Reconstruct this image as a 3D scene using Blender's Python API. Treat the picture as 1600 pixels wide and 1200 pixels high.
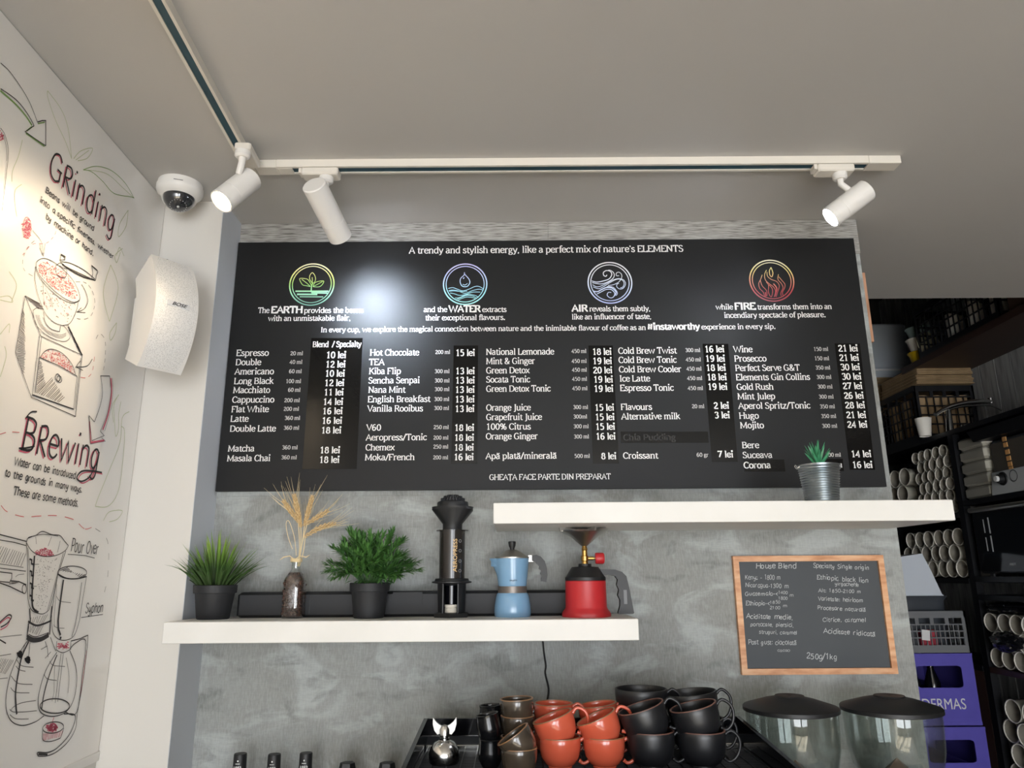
import bpy, math, random
from mathutils import Vector, Matrix, noise
for o in list(bpy.data.objects): bpy.data.objects.remove(o)
SC = bpy.context.scene
COL = SC.collection
PI = math.pi
rnd = random.Random(7)
# ---------------------------------------------------------------- camera
F, PITCH, YAW, ROLL = 1152.2, .2535, .0004, -.0072
CAM = Vector((0, -1.85, 1.6))
_cy, _sy = math.cos(YAW), math.sin(YAW)
CF = Vector((_sy*math.cos(PITCH), _cy*math.cos(PITCH), math.sin(PITCH)))
_r0 = Vector((_cy, -_sy, 0)); _u0 = _r0.cross(CF)
CR = _r0*math.cos(ROLL) + _u0*math.sin(ROLL)
CU = -_r0*math.sin(ROLL) + _u0*math.cos(ROLL)
cd = bpy.data.cameras.new('camera'); cam = bpy.data.objects.new('camera', cd); COL.objects.link(cam)
cd.sensor_width = 36; cd.lens = F*36/1600; cd.clip_start = .05; cd.clip_end = 60
M3 = Matrix((CR, CU, -CF)).transposed()
cam.matrix_world = Matrix.Translation(CAM) @ M3.to_4x4()
SC.camera = cam
# ---------------------------------------------------------------- light
SC.view_settings.view_transform = 'Standard'; SC.view_settings.look = 'None'
SC.view_settings.gamma = 1; SC.view_settings.use_curve_mapping = False
SC.view_settings.exposure = 0.46
W = bpy.data.worlds.new('world'); SC.world = W; W.use_nodes = True
W.node_tree.nodes['Background'].inputs[0].default_value = (.62, .74, 1, 1)
W.node_tree.nodes['Background'].inputs[1].default_value = 1.2
def arealight(name, loc, rot, sx, sy, power, col):
    l = bpy.data.lights.new(name, 'AREA'); l.shape = 'RECTANGLE'; l.size = sx; l.size_y = sy
    l.energy = power; l.color = col
    o = bpy.data.objects.new(name, l); COL.objects.link(o); o.location = loc; o.rotation_euler = rot
    return o
# daylight through the street windows behind the photographer
arealight('daylight_left', (-.02, -5.38, 1.25), (PI/2, 0, 0), 1.5, 2.1, 78, (.97, .985, 1))
arealight('daylight_right', (1.62, -5.38, 1.25), (PI/2, 0, 0), 1.2, 2.1, 46, (.97, .985, 1))
sn = bpy.data.lights.new('sunlight', 'SUN'); sn.energy = 46; sn.color = (1, .92, .80); sn.angle = math.radians(1.5)  # added sun: its patch on the floor bounces up to brighten the ceiling
so_ = bpy.data.objects.new('sunlight', sn); COL.objects.link(so_); so_.rotation_euler = Vector((-.34, .60, -.75)).to_track_quat('-Z', 'Y').to_euler()
def spotlight(name, loc, d, power, col, angle, blend, rad=.02):
    l = bpy.data.lights.new(name, 'SPOT'); l.energy = power; l.color = col
    l.spot_size = angle; l.spot_blend = blend; l.shadow_soft_size = rad
    o = bpy.data.objects.new(name, l); COL.objects.link(o); o.location = loc
    o.rotation_euler = Vector(d).to_track_quat('-Z', 'Y').to_euler()
    return o
# ---------------------------------------------------------------- geometry of the view, used to measure the place
def ray(px, py): return CF + CR*((px-800)/F) - CU*((py-600)/F)
def atp(px, py, ax, v):
    d = ray(px, py); t = (v-CAM[ax])/d[ax]; return CAM + d*t
def atX(px, py, v): return atp(px, py, 0, v)
def atY(px, py, v): return atp(px, py, 1, v)
def atZ(px, py, v): return atp(px, py, 2, v)
def ppm(P): return F/((Vector(P)-CAM).dot(CF))          # pixels per metre at a point
# ---------------------------------------------------------------- materials
def srgb(c):
    if isinstance(c, str):
        c = c.lstrip('#'); c = [int(c[i:i+2], 16)/255 for i in (0, 2, 4)]
    return tuple((x/12.92 if x <= .04045 else ((x+.055)/1.055)**2.4) for x in c)+(1,)
class NT:
    def __init__(s, m): s.t = m.node_tree; s.p = s.t.nodes['Principled BSDF']
    def n(s, typ, **k):
        x = s.t.nodes.new(typ)
        for a, b in k.items():
            if a.startswith('i_'): x.inputs[a[2:].replace('_', ' ')].default_value = b
            else: setattr(x, a, b)
        return x
    def l(s, a, b): s.t.links.new(a, b)
def mat(name, col, rough=.5, metal=0, spec=.5, bump=None, var=None, emis=None, coat=0, sss=0):
    m = bpy.data.materials.new(name); m.use_nodes = True; N = NT(m); p = N.p
    p.inputs['Base Color'].default_value = srgb(col); p.inputs['Roughness'].default_value = rough
    p.inputs['Metallic'].default_value = metal; p.inputs['Specular IOR Level'].default_value = spec
    if coat: p.inputs['Coat Weight'].default_value = coat; p.inputs['Coat Roughness'].default_value = .08
    if emis: p.inputs['Emission Color'].default_value = srgb(emis[0]); p.inputs['Emission Strength'].default_value = emis[1]
    if bump or var:
        tc = N.n('ShaderNodeTexCoord')
    if var:                                  # var = (colour2, scale, contrast)
        nz = N.n('ShaderNodeTexNoise', i_Scale=var[1], i_Detail=5.0); N.l(tc.outputs['Object'], nz.inputs['Vector'])
        rp = N.n('ShaderNodeMapRange'); rp.inputs[1].default_value = .5-var[2]; rp.inputs[2].default_value = .5+var[2]
        N.l(nz.outputs[0], rp.inputs[0])
        mx = N.n('ShaderNodeMix', data_type='RGBA'); mx.inputs[6].default_value = srgb(col); mx.inputs[7].default_value = srgb(var[0])
        N.l(rp.outputs[0], mx.inputs[0]); N.l(mx.outputs[2], p.inputs['Base Color'])
    if bump:                                 # (scale, strength)
        nb = N.n('ShaderNodeTexNoise', i_Scale=bump[0], i_Detail=3.0); N.l(tc.outputs['Object'], nb.inputs['Vector'])
        b = N.n('ShaderNodeBump', i_Strength=bump[1]); b.inputs['Distance'].default_value = .002
        N.l(nb.outputs[0], b.inputs['Height']); N.l(b.outputs[0], p.inputs['Normal'])
    return m
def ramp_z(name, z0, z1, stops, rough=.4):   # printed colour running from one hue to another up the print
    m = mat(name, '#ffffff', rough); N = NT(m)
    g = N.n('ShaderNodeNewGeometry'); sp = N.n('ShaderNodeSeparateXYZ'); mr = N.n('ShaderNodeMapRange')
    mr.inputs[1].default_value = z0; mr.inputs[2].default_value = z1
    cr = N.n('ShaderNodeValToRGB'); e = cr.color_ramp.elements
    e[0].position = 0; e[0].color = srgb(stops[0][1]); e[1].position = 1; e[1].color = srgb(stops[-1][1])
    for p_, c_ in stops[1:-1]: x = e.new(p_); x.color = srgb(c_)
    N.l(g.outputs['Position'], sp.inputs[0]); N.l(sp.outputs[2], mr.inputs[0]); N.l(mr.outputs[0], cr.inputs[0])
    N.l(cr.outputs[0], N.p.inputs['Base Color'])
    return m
def concrete():
    m = mat('concrete_laminate', '#8f9391', .62, spec=.35); N = NT(m)
    tc = N.n('ShaderNodeTexCoord')
    def noi(s, d, sc=(1, 1, 1), dist=0):
        mp = N.n('ShaderNodeMapping'); mp.inputs[3].default_value = sc
        N.l(tc.outputs['Object'], mp.inputs[0])
        x = N.n('ShaderNodeTexNoise', i_Scale=s, i_Detail=d); x.inputs['Distortion'].default_value = dist
        N.l(mp.outputs[0], x.inputs['Vector']); return x.outputs[0]
    def mr(a, lo, hi, o0=0., o1=1.):
        x = N.n('ShaderNodeMapRange'); x.inputs[1].default_value = lo; x.inputs[2].default_value = hi
        x.inputs[3].default_value = o0; x.inputs[4].default_value = o1; N.l(a, x.inputs[0]); return x.outputs[0]
    def mix(f, a, b):
        x = N.n('ShaderNodeMix', data_type='RGBA')
        N.l(f, x.inputs[0])
        for i, c in ((6, a), (7, b)):
            if isinstance(c, str): x.inputs[i].default_value = srgb(c)
            else: N.l(c, x.inputs[i])
        return x.outputs[2]
    c = mix(mr(noi(1.6, 4, (1, 1, 2.2)), .38, .64), '#80807c', '#979a98')       # large clouds
    c = mix(mr(noi(2.2, 3, (1.4, 1, 1)), .60, .74, 0, .55), c, '#a29a8f')       # warm stains
    c = mix(mr(noi(7, 10, (1, 1, 1.5), .9), .50, .62, 0, .75), c, '#abb0af')    # pale scuffed patches
    c = mix(mr(noi(20, 9, (.6, 1, 1.3), .5), .55, .68, 0, .65), c, '#6d706d')    # dark mottles
    c = mix(mr(noi(300, 2, (.25, 1, 1.5)), .40, .66, 0, .16), c, '#70736f')     # threads, horizontal
    c = mix(mr(noi(300, 2, (1.5, 1, .25)), .40, .66, 0, .16), c, '#c6cac7')     # threads, vertical
    N.l(c, N.p.inputs['Base Color'])
    b = N.n('ShaderNodeBump', i_Strength=.25); b.inputs['Distance'].default_value = .001
    N.l(noi(160, 3), b.inputs['Height']); N.l(b.outputs[0], N.p.inputs['Normal'])
    return m
def woodgrain(name, c1, c2, c3, sc=(1, 1, 14), rough=.55, s=9, dist=.4):
    m = mat(name, c1, rough); N = NT(m); tc = N.n('ShaderNodeTexCoord'); mp = N.n('ShaderNodeMapping')
    mp.inputs[3].default_value = sc; N.l(tc.outputs['Object'], mp.inputs[0])
    a = N.n('ShaderNodeTexNoise', i_Scale=float(s), i_Detail=7.0); a.inputs['Distortion'].default_value = dist
    N.l(mp.outputs[0], a.inputs['Vector'])
    cr = N.n('ShaderNodeValToRGB'); e = cr.color_ramp.elements
    e[0].position = .36; e[0].color = srgb(c2); e[1].position = .66; e[1].color = srgb(c3)
    x = e.new(.5); x.color = srgb(c1)
    N.l(a.outputs[0], cr.inputs[0]); N.l(cr.outputs[0], N.p.inputs['Base Color'])
    b = N.n('ShaderNodeBump', i_Strength=.3); b.inputs['Distance'].default_value = .001
    N.l(a.outputs[0], b.inputs['Height']); N.l(b.outputs[0], N.p.inputs['Normal'])
    return m
def glass(name, tint='#ffffff', rough=.02, amount=.16, edge=.8):
    m = mat(name, tint, rough); N = NT(m); out = N.t.nodes['Material Output']
    tr = N.n('ShaderNodeBsdfTransparent'); tr.inputs[0].default_value = srgb(tint)
    gl = N.n('ShaderNodeBsdfGlossy'); gl.inputs[1].default_value = rough
    lw = N.n('ShaderNodeLayerWeight'); lw.inputs[0].default_value = .25
    mr = N.n('ShaderNodeMapRange'); mr.inputs[3].default_value = amount; mr.inputs[4].default_value = edge
    mx = N.n('ShaderNodeMixShader'); N.l(lw.outputs['Facing'], mr.inputs[0]); N.l(mr.outputs[0], mx.inputs[0])
    N.l(tr.outputs[0], mx.inputs[1]); N.l(gl.outputs[0], mx.inputs[2]); N.l(mx.outputs[0], out.inputs[0])
    return m
M = {}
M['ceiling'] = mat('ceiling_paint', '#bcbab6', .85, var=('#b8b5b1', 2.0, .3))
M['white_wall'] = mat('white_wall_paint', '#d2cfc8', .7, bump=(60, .08), var=('#d5d1cb', 3.0, .3))
M['mural'] = mat('mural_film', '#eeebe6', .28, spec=.4)
M['grey_col'] = mat('grey_reveal_paint', '#cfd3d9', .7, var=('#c9cdd3', 4.0, .3))
M['concrete'] = concrete()
M['plank'] = woodgrain('grey_wood_laminate', '#96948f', '#67645f', '#adaba6', (1.6, 1, 26), .6, 14, .1)
M['shelf'] = mat('white_shelf_foil', '#e6e4df', .45, var=('#dddbd5', 9.0, .25))
M['board'] = mat('black_board', '#0d0d0e', .54, spec=.34, bump=(900, .06))
M['strip'] = mat('black_tape', '#080808', .12, spec=.30, bump=(60, .10))
M['ink'] = mat('white_print', '#ebe9e6', .5)
M['ink_dim'] = mat('white_small_print', '#c4c2bf', .5)
M['ink_ghost'] = mat('covered_print', '#1c1915', .25)
M['chalk'] = mat('chalk', '#b9bcbd', .9)
M['slate'] = mat('slate', '#3f4347', .6, spec=.45, var=('#474b4f', 5.0, .25))
M['oak'] = woodgrain('oak_frame', '#d39c72', '#bd8358', '#deb088', (3, 3, 12), .5, 5, .2)
M['salmon'] = woodgrain('raw_wood', '#b98a6c', '#9a6f52', '#cfa184', (4, 4, 1), .7, 6)
M['white_metal'] = mat('white_lacquer', '#e2dfda', .4)
M['track'] = mat('track_white', '#dcd6cb', .45)
M['slot'] = mat('track_slot', '#1f4450', .35)
M['blackpl'] = mat('black_plastic', '#17181a', .48, bump=(300, .05))
M['blackmat'] = mat('matt_black_plastic', '#202124', .6)
M['blackgl'] = mat('black_gloss', '#0b0c10', .07, spec=.6)
M['chrome'] = mat('chrome', '#dfdfdc', .17, metal=1)
M['steel'] = mat('brushed_steel', '#bdbab4', .36, metal=1)
M['galv'] = mat('galvanised', '#c3c9cc', .33, metal=1, var=('#9fa8ad', 30.0, .2))
M['brass'] = mat('brass', '#c19a55', .28, metal=1)
M['red'] = mat('red_plastic', '#b8272c', .42)
M['blue'] = mat('blue_enamel', '#7ba3c4', .22, coat=.4)
M['band'] = mat('moka_band', '#77706a', .4, metal=.5)
M['smoke'] = mat('smoked_plastic', '#2a2725', .12, spec=.6)
M['gold'] = mat('gold_print', '#d8b070', .4)
M['paper'] = mat('filter_paper', '#d9d3c6', .8)
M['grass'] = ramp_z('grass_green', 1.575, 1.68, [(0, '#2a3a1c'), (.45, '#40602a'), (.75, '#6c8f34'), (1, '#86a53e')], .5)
M['bush'] = mat('bush_green', '#56843e', .5, var=('#3b672e', 30.0, .2))
M['bush2'] = mat('bush_green_dark', '#2c4c24', .5, var=('#3f6a31', 30.0, .2))
M['aloe'] = mat('succulent_green', '#2f7450', .4, var=('#4a9a6c', 40.0, .2))
M['gravel'] = mat('white_gravel', '#cfcfca', .8)
M['soil'] = mat('dark_soil', '#2a231c', .9)
M['straw'] = mat('straw', '#dcc293', .6, var=('#bf9c68', 260.0, .15))
M['straw2'] = mat('straw_pale', '#dfcba0', .6)
M['beans'] = mat('roasted_beans', '#54392e', .5, var=('#2e1e18', 200.0, .1))
M['glass'] = glass('clear_glass', '#f4f7f6', .02, .10)
M['hopper'] = glass('hopper_plastic', '#f1f4f3', .03, .035, .45)
M['wrap'] = glass('plastic_wrap', '#f2f2ef', .12, .07)
M['insert'] = mat('hopper_insert', '#6f5f54', .3)
M['orange'] = mat('terracotta_glaze', '#c95a41', .16, coat=.5)
M['orange_rim'] = mat('glaze_rim', '#8f6a48', .3)
M['browncup'] = mat('brown_glaze', '#39332c', .16, coat=.6, var=('#4a4035', 40.0, .2))
M['blackcup'] = mat('satin_black_glaze', '#17181b', .38, spec=.6)
M['coppr'] = mat('raw_rim', '#6e4a3e', .5)
M['cupgloss'] = mat('gloss_black_glaze', '#0d0e10', .2, spec=.6)
M['purple'] = mat('purple_plastic', '#5a51b2', .5, var=('#524aa8', 12.0, .2))
M['greycrate'] = mat('grey_plastic', '#6d6f72', .5)
M['darkgrey'] = mat('dark_grey_plastic', '#3a3f46', .5)
M['lilac'] = mat('white_tub_plastic', '#c9d0da', .5)
M['kraft'] = mat('kraft_paper', '#a68c6a', .8, bump=(40, .4), var=('#8d7555', 14.0, .2))
M['wood_dark'] = mat('dark_brown_board', '#3c2a24', .5, var=('#32221d', 5.0, .2))
M['woodwall'] = woodgrain('dark_wood_wallpaper', '#8a8a89', '#6c6c6d', '#9c9c9a', (1, 5, .5), .7, 7)
M['dark'] = mat('black_wall_paint', '#17181b', .8)
M['storage'] = mat('storage_wall_paint', '#3a3a3b', .8)
M['cup'] = mat('white_paper_cup', '#e9e5dc', .6)
M['cupin'] = mat('cup_inside', '#8d887e', .8)  # greyer than the cup paper: shade of the mouth put into the colour
M['rack'] = mat('black_steel', '#121317', .4)
M['cabinet'] = mat('pale_enamel', '#b4bcc4', .4)
M['ovenglass'] = mat('oven_glass', '#10151a', .08, spec=.6)
M['silverp'] = mat('silver_panel', '#c3c6c8', .4)
M['toastglass'] = mat('toaster_window', '#55504a', .25)
M['wing'] = mat('dull_chrome', '#8d8b87', .3, metal=1)
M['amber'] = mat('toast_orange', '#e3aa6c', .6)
M['yellow'] = mat('yellow_plastic', '#c9a514', .5)
M['teal'] = mat('pale_teal_plastic', '#8fa3a0', .5)
M['bagblack'] = mat('black_bag_film', '#0e0f13', .18, spec=.7, bump=(35, .9))
M['redpack'] = mat('red_pack', '#b8394a', .5)
M['label_white'] = mat('white_label', '#d9d9d9', .6)
M['floor'] = mat('floor_tile', '#b9ac9a', .5, var=('#a89c8b', 2.0, .3))
M['side_wall'] = mat('taupe_wall_paint', '#5f5750', .8)
M['worktop'] = mat('worktop', '#3d3c3a', .4, var=('#484644', 12.0, .2))
M['cabinetry'] = mat('counter_front', '#57544f', .6)
M['frame_dark'] = mat('window_frame_metal', '#2b2c2e', .4)
M['pane'] = glass('window_glass', '#f6fafa', .01, .05)
M['k_black'] = mat('marker_black', '#221f22', .6)
M['k_pink'] = mat('marker_pink', '#cf5a72', .6)
M['k_red'] = mat('marker_red', '#d2676a', .6)
M['k_green'] = mat('marker_green', '#7fa05a', .6)
M['k_pale'] = mat('marker_pale_green', '#c0c8a2', .6)
M['k_grey'] = mat('marker_grey', '#6f6a68', .6)
M['bulb_warm'] = mat('lamp_warm', '#ffffff', .5, emis=('#ffe6b0', 20))
M['bulb_cold'] = mat('lamp_cold', '#ffffff', .5, emis=('#e8f0ff', 110))
M['dome'] = mat('smoked_dome', '#24262a', .06, spec=.8, coat=1)
M['dot'] = mat('camera_led', '#c9c9c6', .3, metal=.6)
M['grille'] = mat('speaker_grille', '#dedbd6', .6)
# ---------------------------------------------------------------- mesh helpers
class MB:
    def __init__(s): s.v = []; s.f = []
    def add(s, vs, fs, T=None):
        b = len(s.v)
        s.v += [tuple(T @ Vector(p)) if T else tuple(p) for p in vs]
        s.f += [tuple(b+i for i in f) for f in fs]; return s
    def box(s, a, b, T=None, bev=0):
        (x0, y0, z0), (x1, y1, z1) = a, b
        if x0 > x1: x0, x1 = x1, x0
        if y0 > y1: y0, y1 = y1, y0
        if z0 > z1: z0, z1 = z1, z0
        if not bev:
            vs = [(x, y, z) for z in (z0, z1) for x, y in ((x0, y0), (x1, y0), (x1, y1), (x0, y1))]
            return s.add(vs, [(3, 2, 1, 0), (4, 5, 6, 7), (0, 1, 5, 4), (1, 2, 6, 5), (2, 3, 7, 6), (3, 0, 4, 7)], T)
        e = bev; vs = []
        for z, d in ((z0, e), (z0+e, 0), (z1-e, 0), (z1, e)):
            q = d
            X0, X1, Y0, Y1 = x0+q, x1-q, y0+q, y1-q
            vs += [(X0+e, Y0, z), (X1-e, Y0, z), (X1, Y0+e, z), (X1, Y1-e, z), (X1-e, Y1, z), (X0+e, Y1, z), (X0, Y1-e, z), (X0, Y0+e, z)]
        fs = [tuple(range(7, -1, -1)), tuple(range(24, 32))]
        for k in range(3):
            for i in range(8):
                j = (i+1) % 8; fs.append((k*8+i, k*8+j, k*8+8+j, k*8+8+i))
        return s.add(vs, fs, T)
    def lathe(s, prof, n=32, T=None, a0=0, a1=2*PI, capb=False, capt=False):   # prof = [(r,z)...]
        full = abs(a1-a0-2*PI) < 1e-6; m = n if full else n+1
        vs = [(r*math.cos(a0+(a1-a0)*i/n), r*math.sin(a0+(a1-a0)*i/n), z) for r, z in prof for i in range(m)]
        fs = []
        for k in range(len(prof)-1):
            for i in range(n):
                j = (i+1) % m
                fs.append((k*m+i, k*m+j, (k+1)*m+j, (k+1)*m+i))
        if capb: fs.append(tuple(range(m-1, -1, -1)))
        if capt: fs.append(tuple((len(prof)-1)*m+i for i in range(m)))
        return s.add(vs, fs, T)
    def tube(s, pts, r, n=8, T=None, cap=True):
        pts = [Vector(p) for p in pts]; R = r if isinstance(r, (list, tuple)) else [r]*len(pts)
        vs = []; fs = []; up = None
        for i, p in enumerate(pts):
            d = (pts[min(i+1, len(pts)-1)]-pts[max(i-1, 0)])
            if d.length < 1e-9: d = Vector((0, 0, 1))
            d.normalize()
            if up is None: up = d.orthogonal().normalized()
            else:
                up = (up-d*up.dot(d))
                up = up.normalized() if up.length > 1e-6 else d.orthogonal().normalized()
            w = d.cross(up)
            vs += [tuple(p+(up*math.cos(2*PI*k/n)+w*math.sin(2*PI*k/n))*R[i]) for k in range(n)]
        for i in range(len(pts)-1):
            for k in range(n):
                j = (k+1) % n; fs.append((i*n+k, i*n+j, (i+1)*n+j, (i+1)*n+k))
        if cap: fs.append(tuple(range(n-1, -1, -1))); fs.append(tuple((len(pts)-1)*n+k for k in range(n)))
        return s.add(vs, fs, T)
    def prism(s, poly, y0, y1, T=None):         # poly in x,z extruded along y
        n = len(poly)
        A = sum(poly[i][0]*poly[(i+1) % n][1]-poly[(i+1) % n][0]*poly[i][1] for i in range(n))
        if A < 0: poly = poly[::-1]
        vs = [(x, y0, z) for x, z in poly]+[(x, y1, z) for x, z in poly]
        fs = [tuple(range(n)), tuple(range(2*n-1, n-1, -1))]+[(i, n+i, n+(i+1) % n, (i+1) % n) for i in range(n)]
        return s.add(vs, fs, T)
    def ringplate(s, outer, inner, y0, y1, T=None):   # two matched loops in x,z
        n = len(outer); vs = []
        for y in (y0, y1): vs += [(x, y, z) for x, z in outer]+[(x, y, z) for x, z in inner]
        fs = []
        for i in range(n):
            j = (i+1) % n
            fs += [(i, j, n+j, n+i), (2*n+j, 2*n+i, 3*n+i, 3*n+j), (j, i, 2*n+i, 2*n+j), (n+i, n+j, 3*n+j, 3*n+i)]
        return s.add(vs, fs, T)
    def ball(s, c, r, n=12, m=8, T=None, sc=(1, 1, 1)):
        c = Vector(c); prof = [(max(1e-5, math.sin(PI*k/m)), -math.cos(PI*k/m)) for k in range(m+1)]
        t = Matrix.Translation(c) @ Matrix.Diagonal((r*sc[0], r*sc[1], r*sc[2], 1))
        return s.lathe(prof, n, (T @ t) if T else t)
    def build(s, name, m, parent=None, smooth=False, world=False, thing=None):
        me = bpy.data.meshes.new(name); vs = s.v
        if world and parent is not None:
            I = wm(parent).inverted(); vs = [tuple(I @ Vector(p)) for p in vs]
        me.from_pydata(vs, [], s.f); me.materials.append(M[m] if isinstance(m, str) else m)
        if smooth:
            me.polygons.foreach_set('use_smooth', [True]*len(me.polygons))
            me.update()
            if smooth is not True or True: me.set_sharp_from_angle(angle=math.radians(38))
        me.update()
        o = bpy.data.objects.new(name, me); COL.objects.link(o)
        if parent is not None: o.parent = parent
        return o
def wm(o):
    m = Matrix.LocRotScale(o.location, o.rotation_euler, o.scale)
    return wm(o.parent) @ m if o.parent else m
def tag(o, label=None, cat=None, group=None, kind=None):
    if label: o['label'] = label
    if cat: o['category'] = cat
    if group: o['group'] = group
    if kind: o['kind'] = kind
    return o
def empty(name, loc, label, cat, rot=(0, 0, 0), group=None):
    o = bpy.data.objects.new(name, None); COL.objects.link(o); o.location = loc; o.rotation_euler = rot
    o.empty_display_size = .05
    return tag(o, label, cat, group)
def struct(mb, name, m, label=None, parent=None, smooth=False, world=False):
    o = mb.build(name, m, parent, smooth, world)
    if parent is None: o['kind'] = 'structure'
    if label: o['label'] = label
    return o
def kids(o): return [c for c in bpy.data.objects if c.parent == o]
def copytree(o, loc=None, rot=None, label=None, group=None, parent=None, K=None):
    c = o.copy(); COL.objects.link(c)
    if parent is not None: c.parent = parent
    if loc is not None: c.location = loc
    if rot is not None: c.rotation_euler = rot
    if label: c['label'] = label
    if group: c['group'] = group
    if K is None:
        K = {}
        for x in bpy.data.objects:
            if x.parent: K.setdefault(x.parent.name, []).append(x)
    for ch in K.get(o.name, []): copytree(ch, parent=c, K=K)
    return c
def Rz(a): return Matrix.Rotation(a, 4, 'Z')
def Rx(a): return Matrix.Rotation(a, 4, 'X')
def Ry(a): return Matrix.Rotation(a, 4, 'Y')
def Tr(*p): return Matrix.Translation(Vector(p if len(p) == 3 else p[0]))
def smoothpts(P, k=5, closed=False):
    P = [Vector(p) for p in P]; n = len(P); out = []
    if n < 3 and not closed: return P
    rng = range(n) if closed else range(n-1)
    g = (lambda i: P[i % n]) if closed else (lambda i: P[max(0, min(n-1, i))])
    for i in rng:
        a, b, c, d = g(i-1), g(i), g(i+1), g(i+2)
        for j in range(k):
            t = j/k
            out.append(.5*((2*b)+(c-a)*t+(2*a-5*b+4*c-d)*t*t+(3*b-a-3*c+d)*t**3))
    out.append(P[0] if closed else P[-1])
    return out
def ell(cx, cy, rx, ry, a0=0, a1=360, n=16, rot=0):
    out = []
    for i in range(n+1):
        a = math.radians(a0+(a1-a0)*i/n); x, y = rx*math.cos(a), ry*math.sin(a); r = math.radians(rot)
        out.append((cx+x*math.cos(r)-y*math.sin(r), cy+x*math.sin(r)+y*math.cos(r)))
    return out
# ---------------------------------------------------------------- lettering: strokes drawn with a pen
def E(cx, cy, rx, ry, a0, a1, n=10): return [(cx+rx*math.cos(math.radians(a0+(a1-a0)*i/n)), cy+ry*math.sin(math.radians(a0+(a1-a0)*i/n))) for i in range(n+1)]
def L(*p): return ('l', list(p))
def Cv(*p): return ('c', list(p))
def Ar(*a, **k): return ('l', E(*a, **k))
G = {}
def g(ch, adv, strokes, serifs=()): G[ch] = (adv, strokes, serifs)
B0 = lambda x: (x, 0, .09, .09)
g('a', .46, [Cv((.07, .42), (.13, .49), (.24, .5), (.33, .42), (.34, .3)), L((.34, .3), (.34, .05), (.43, .02)), Cv((.34, .29), (.18, .27), (.06, .17), (.08, .04), (.18, -.01), (.28, .04), (.34, .12))])
g('b', .5, [L((.1, .74), (.1, 0)), Cv((.1, .38), (.17, .47), (.27, .5), (.41, .4), (.44, .25), (.4, .08), (.27, -.01), (.16, .02), (.1, .1))], [(.1, .74, .09, 0)])
g('c', .43, [Cv((.38, .4), (.33, .48), (.24, .5), (.11, .43), (.05, .25), (.1, .06), (.23, -.01), (.33, .03), (.39, .1))])
g('d', .52, [L((.41, .74), (.41, 0)), Cv((.41, .38), (.32, .48), (.23, .5), (.1, .41), (.06, .25), (.1, .08), (.22, -.01), (.33, .02), (.41, .12))], [(.41, .74, .09, 0), (.41, 0, 0, .09)])
g('e', .46, [L((.07, .27), (.41, .27)), Cv((.41, .27), (.38, .42), (.24, .5), (.1, .43), (.05, .25), (.1, .07), (.24, -.01), (.35, .03), (.41, .1))])
g('f', .31, [Cv((.37, .7), (.3, .75), (.2, .72), (.16, .58), (.16, .5)), L((.16, .5), (.16, 0)), L((.03, .49), (.33, .49))], [B0(.16)])
g('g', .47, [Ar(.21, .33, .14, .17, 0, 360), L((.32, .45), (.46, .48)), Cv((.12, .2), (.08, .1), (.14, .04), (.32, .02), (.41, -.06), (.36, -.18), (.2, -.22), (.07, -.17), (.08, -.06), (.16, .03))])
g('h', .54, [L((.1, .74), (.1, 0)), Cv((.1, .36), (.18, .46), (.29, .5), (.4, .44), (.42, .3)), L((.42, .3), (.42, 0))], [(.1, .74, .09, 0), B0(.1), B0(.42)])
g('i', .26, [L((.13, .49), (.13, 0)), ('d', [(.13, .68)])], [(.13, .49, .09, 0), B0(.13)])
g('j', .25, [Cv((.14, .49), (.14, .2), (.14, -.08), (.09, -.19), (-.02, -.2)), ('d', [(.14, .68)])], [(.14, .49, .09, 0)])
g('k', .5, [L((.1, .74), (.1, 0)), L((.1, .2), (.38, .49)), L((.2, .31), (.44, 0))], [(.1, .74, .09, 0), B0(.1), (.38, .49, .06, .06), (.44, 0, .06, .06)])
g('l', .26, [L((.13, .74), (.13, 0))], [(.13, .74, .09, 0), B0(.13)])
g('m', .8, [L((.1, .49), (.1, 0)), Cv((.1, .36), (.18, .46), (.27, .5), (.37, .44), (.39, .3)), L((.39, .3), (.39, 0)), Cv((.39, .36), (.47, .46), (.56, .5), (.66, .44), (.68, .3)), L((.68, .3), (.68, 0))], [(.1, .49, .09, 0), B0(.1), (.39, 0, .08, .08), B0(.68)])
g('n', .54, [L((.1, .49), (.1, 0)), Cv((.1, .36), (.18, .46), (.29, .5), (.4, .44), (.42, .3)), L((.42, .3), (.42, 0))], [(.1, .49, .09, 0), B0(.1), B0(.42)])
g('o', .49, [Ar(.245, .245, .19, .255, 0, 360, n=14)])
g('p', .52, [L((.1, .49), (.1, -.22)), Cv((.1, .38), (.18, .47), (.28, .5), (.42, .4), (.45, .25), (.41, .08), (.28, -.01), (.17, .02), (.1, .1))], [(.1, .49, .09, 0), (.1, -.22, .09, .09)])
g('q', .52, [L((.42, .49), (.42, -.22)), Cv((.42, .38), (.33, .48), (.23, .5), (.1, .41), (.06, .25), (.1, .08), (.22, -.01), (.33, .02), (.42, .12))], [(.42, -.22, .09, .09)])
g('r', .38, [L((.1, .49), (.1, 0)), Cv((.1, .33), (.16, .45), (.26, .5), (.35, .46))], [(.1, .49, .09, 0), B0(.1)])
g('s', .39, [Cv((.32, .41), (.26, .48), (.18, .5), (.08, .44), (.08, .34), (.18, .27), (.3, .2), (.33, .1), (.26, 0), (.16, -.01), (.06, .04), (.05, .12))])
g('t', .32, [L((.14, .62), (.14, .1)), Cv((.14, .12), (.17, .02), (.25, -.01), (.32, .04)), L((.02, .48), (.3, .48))])
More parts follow.
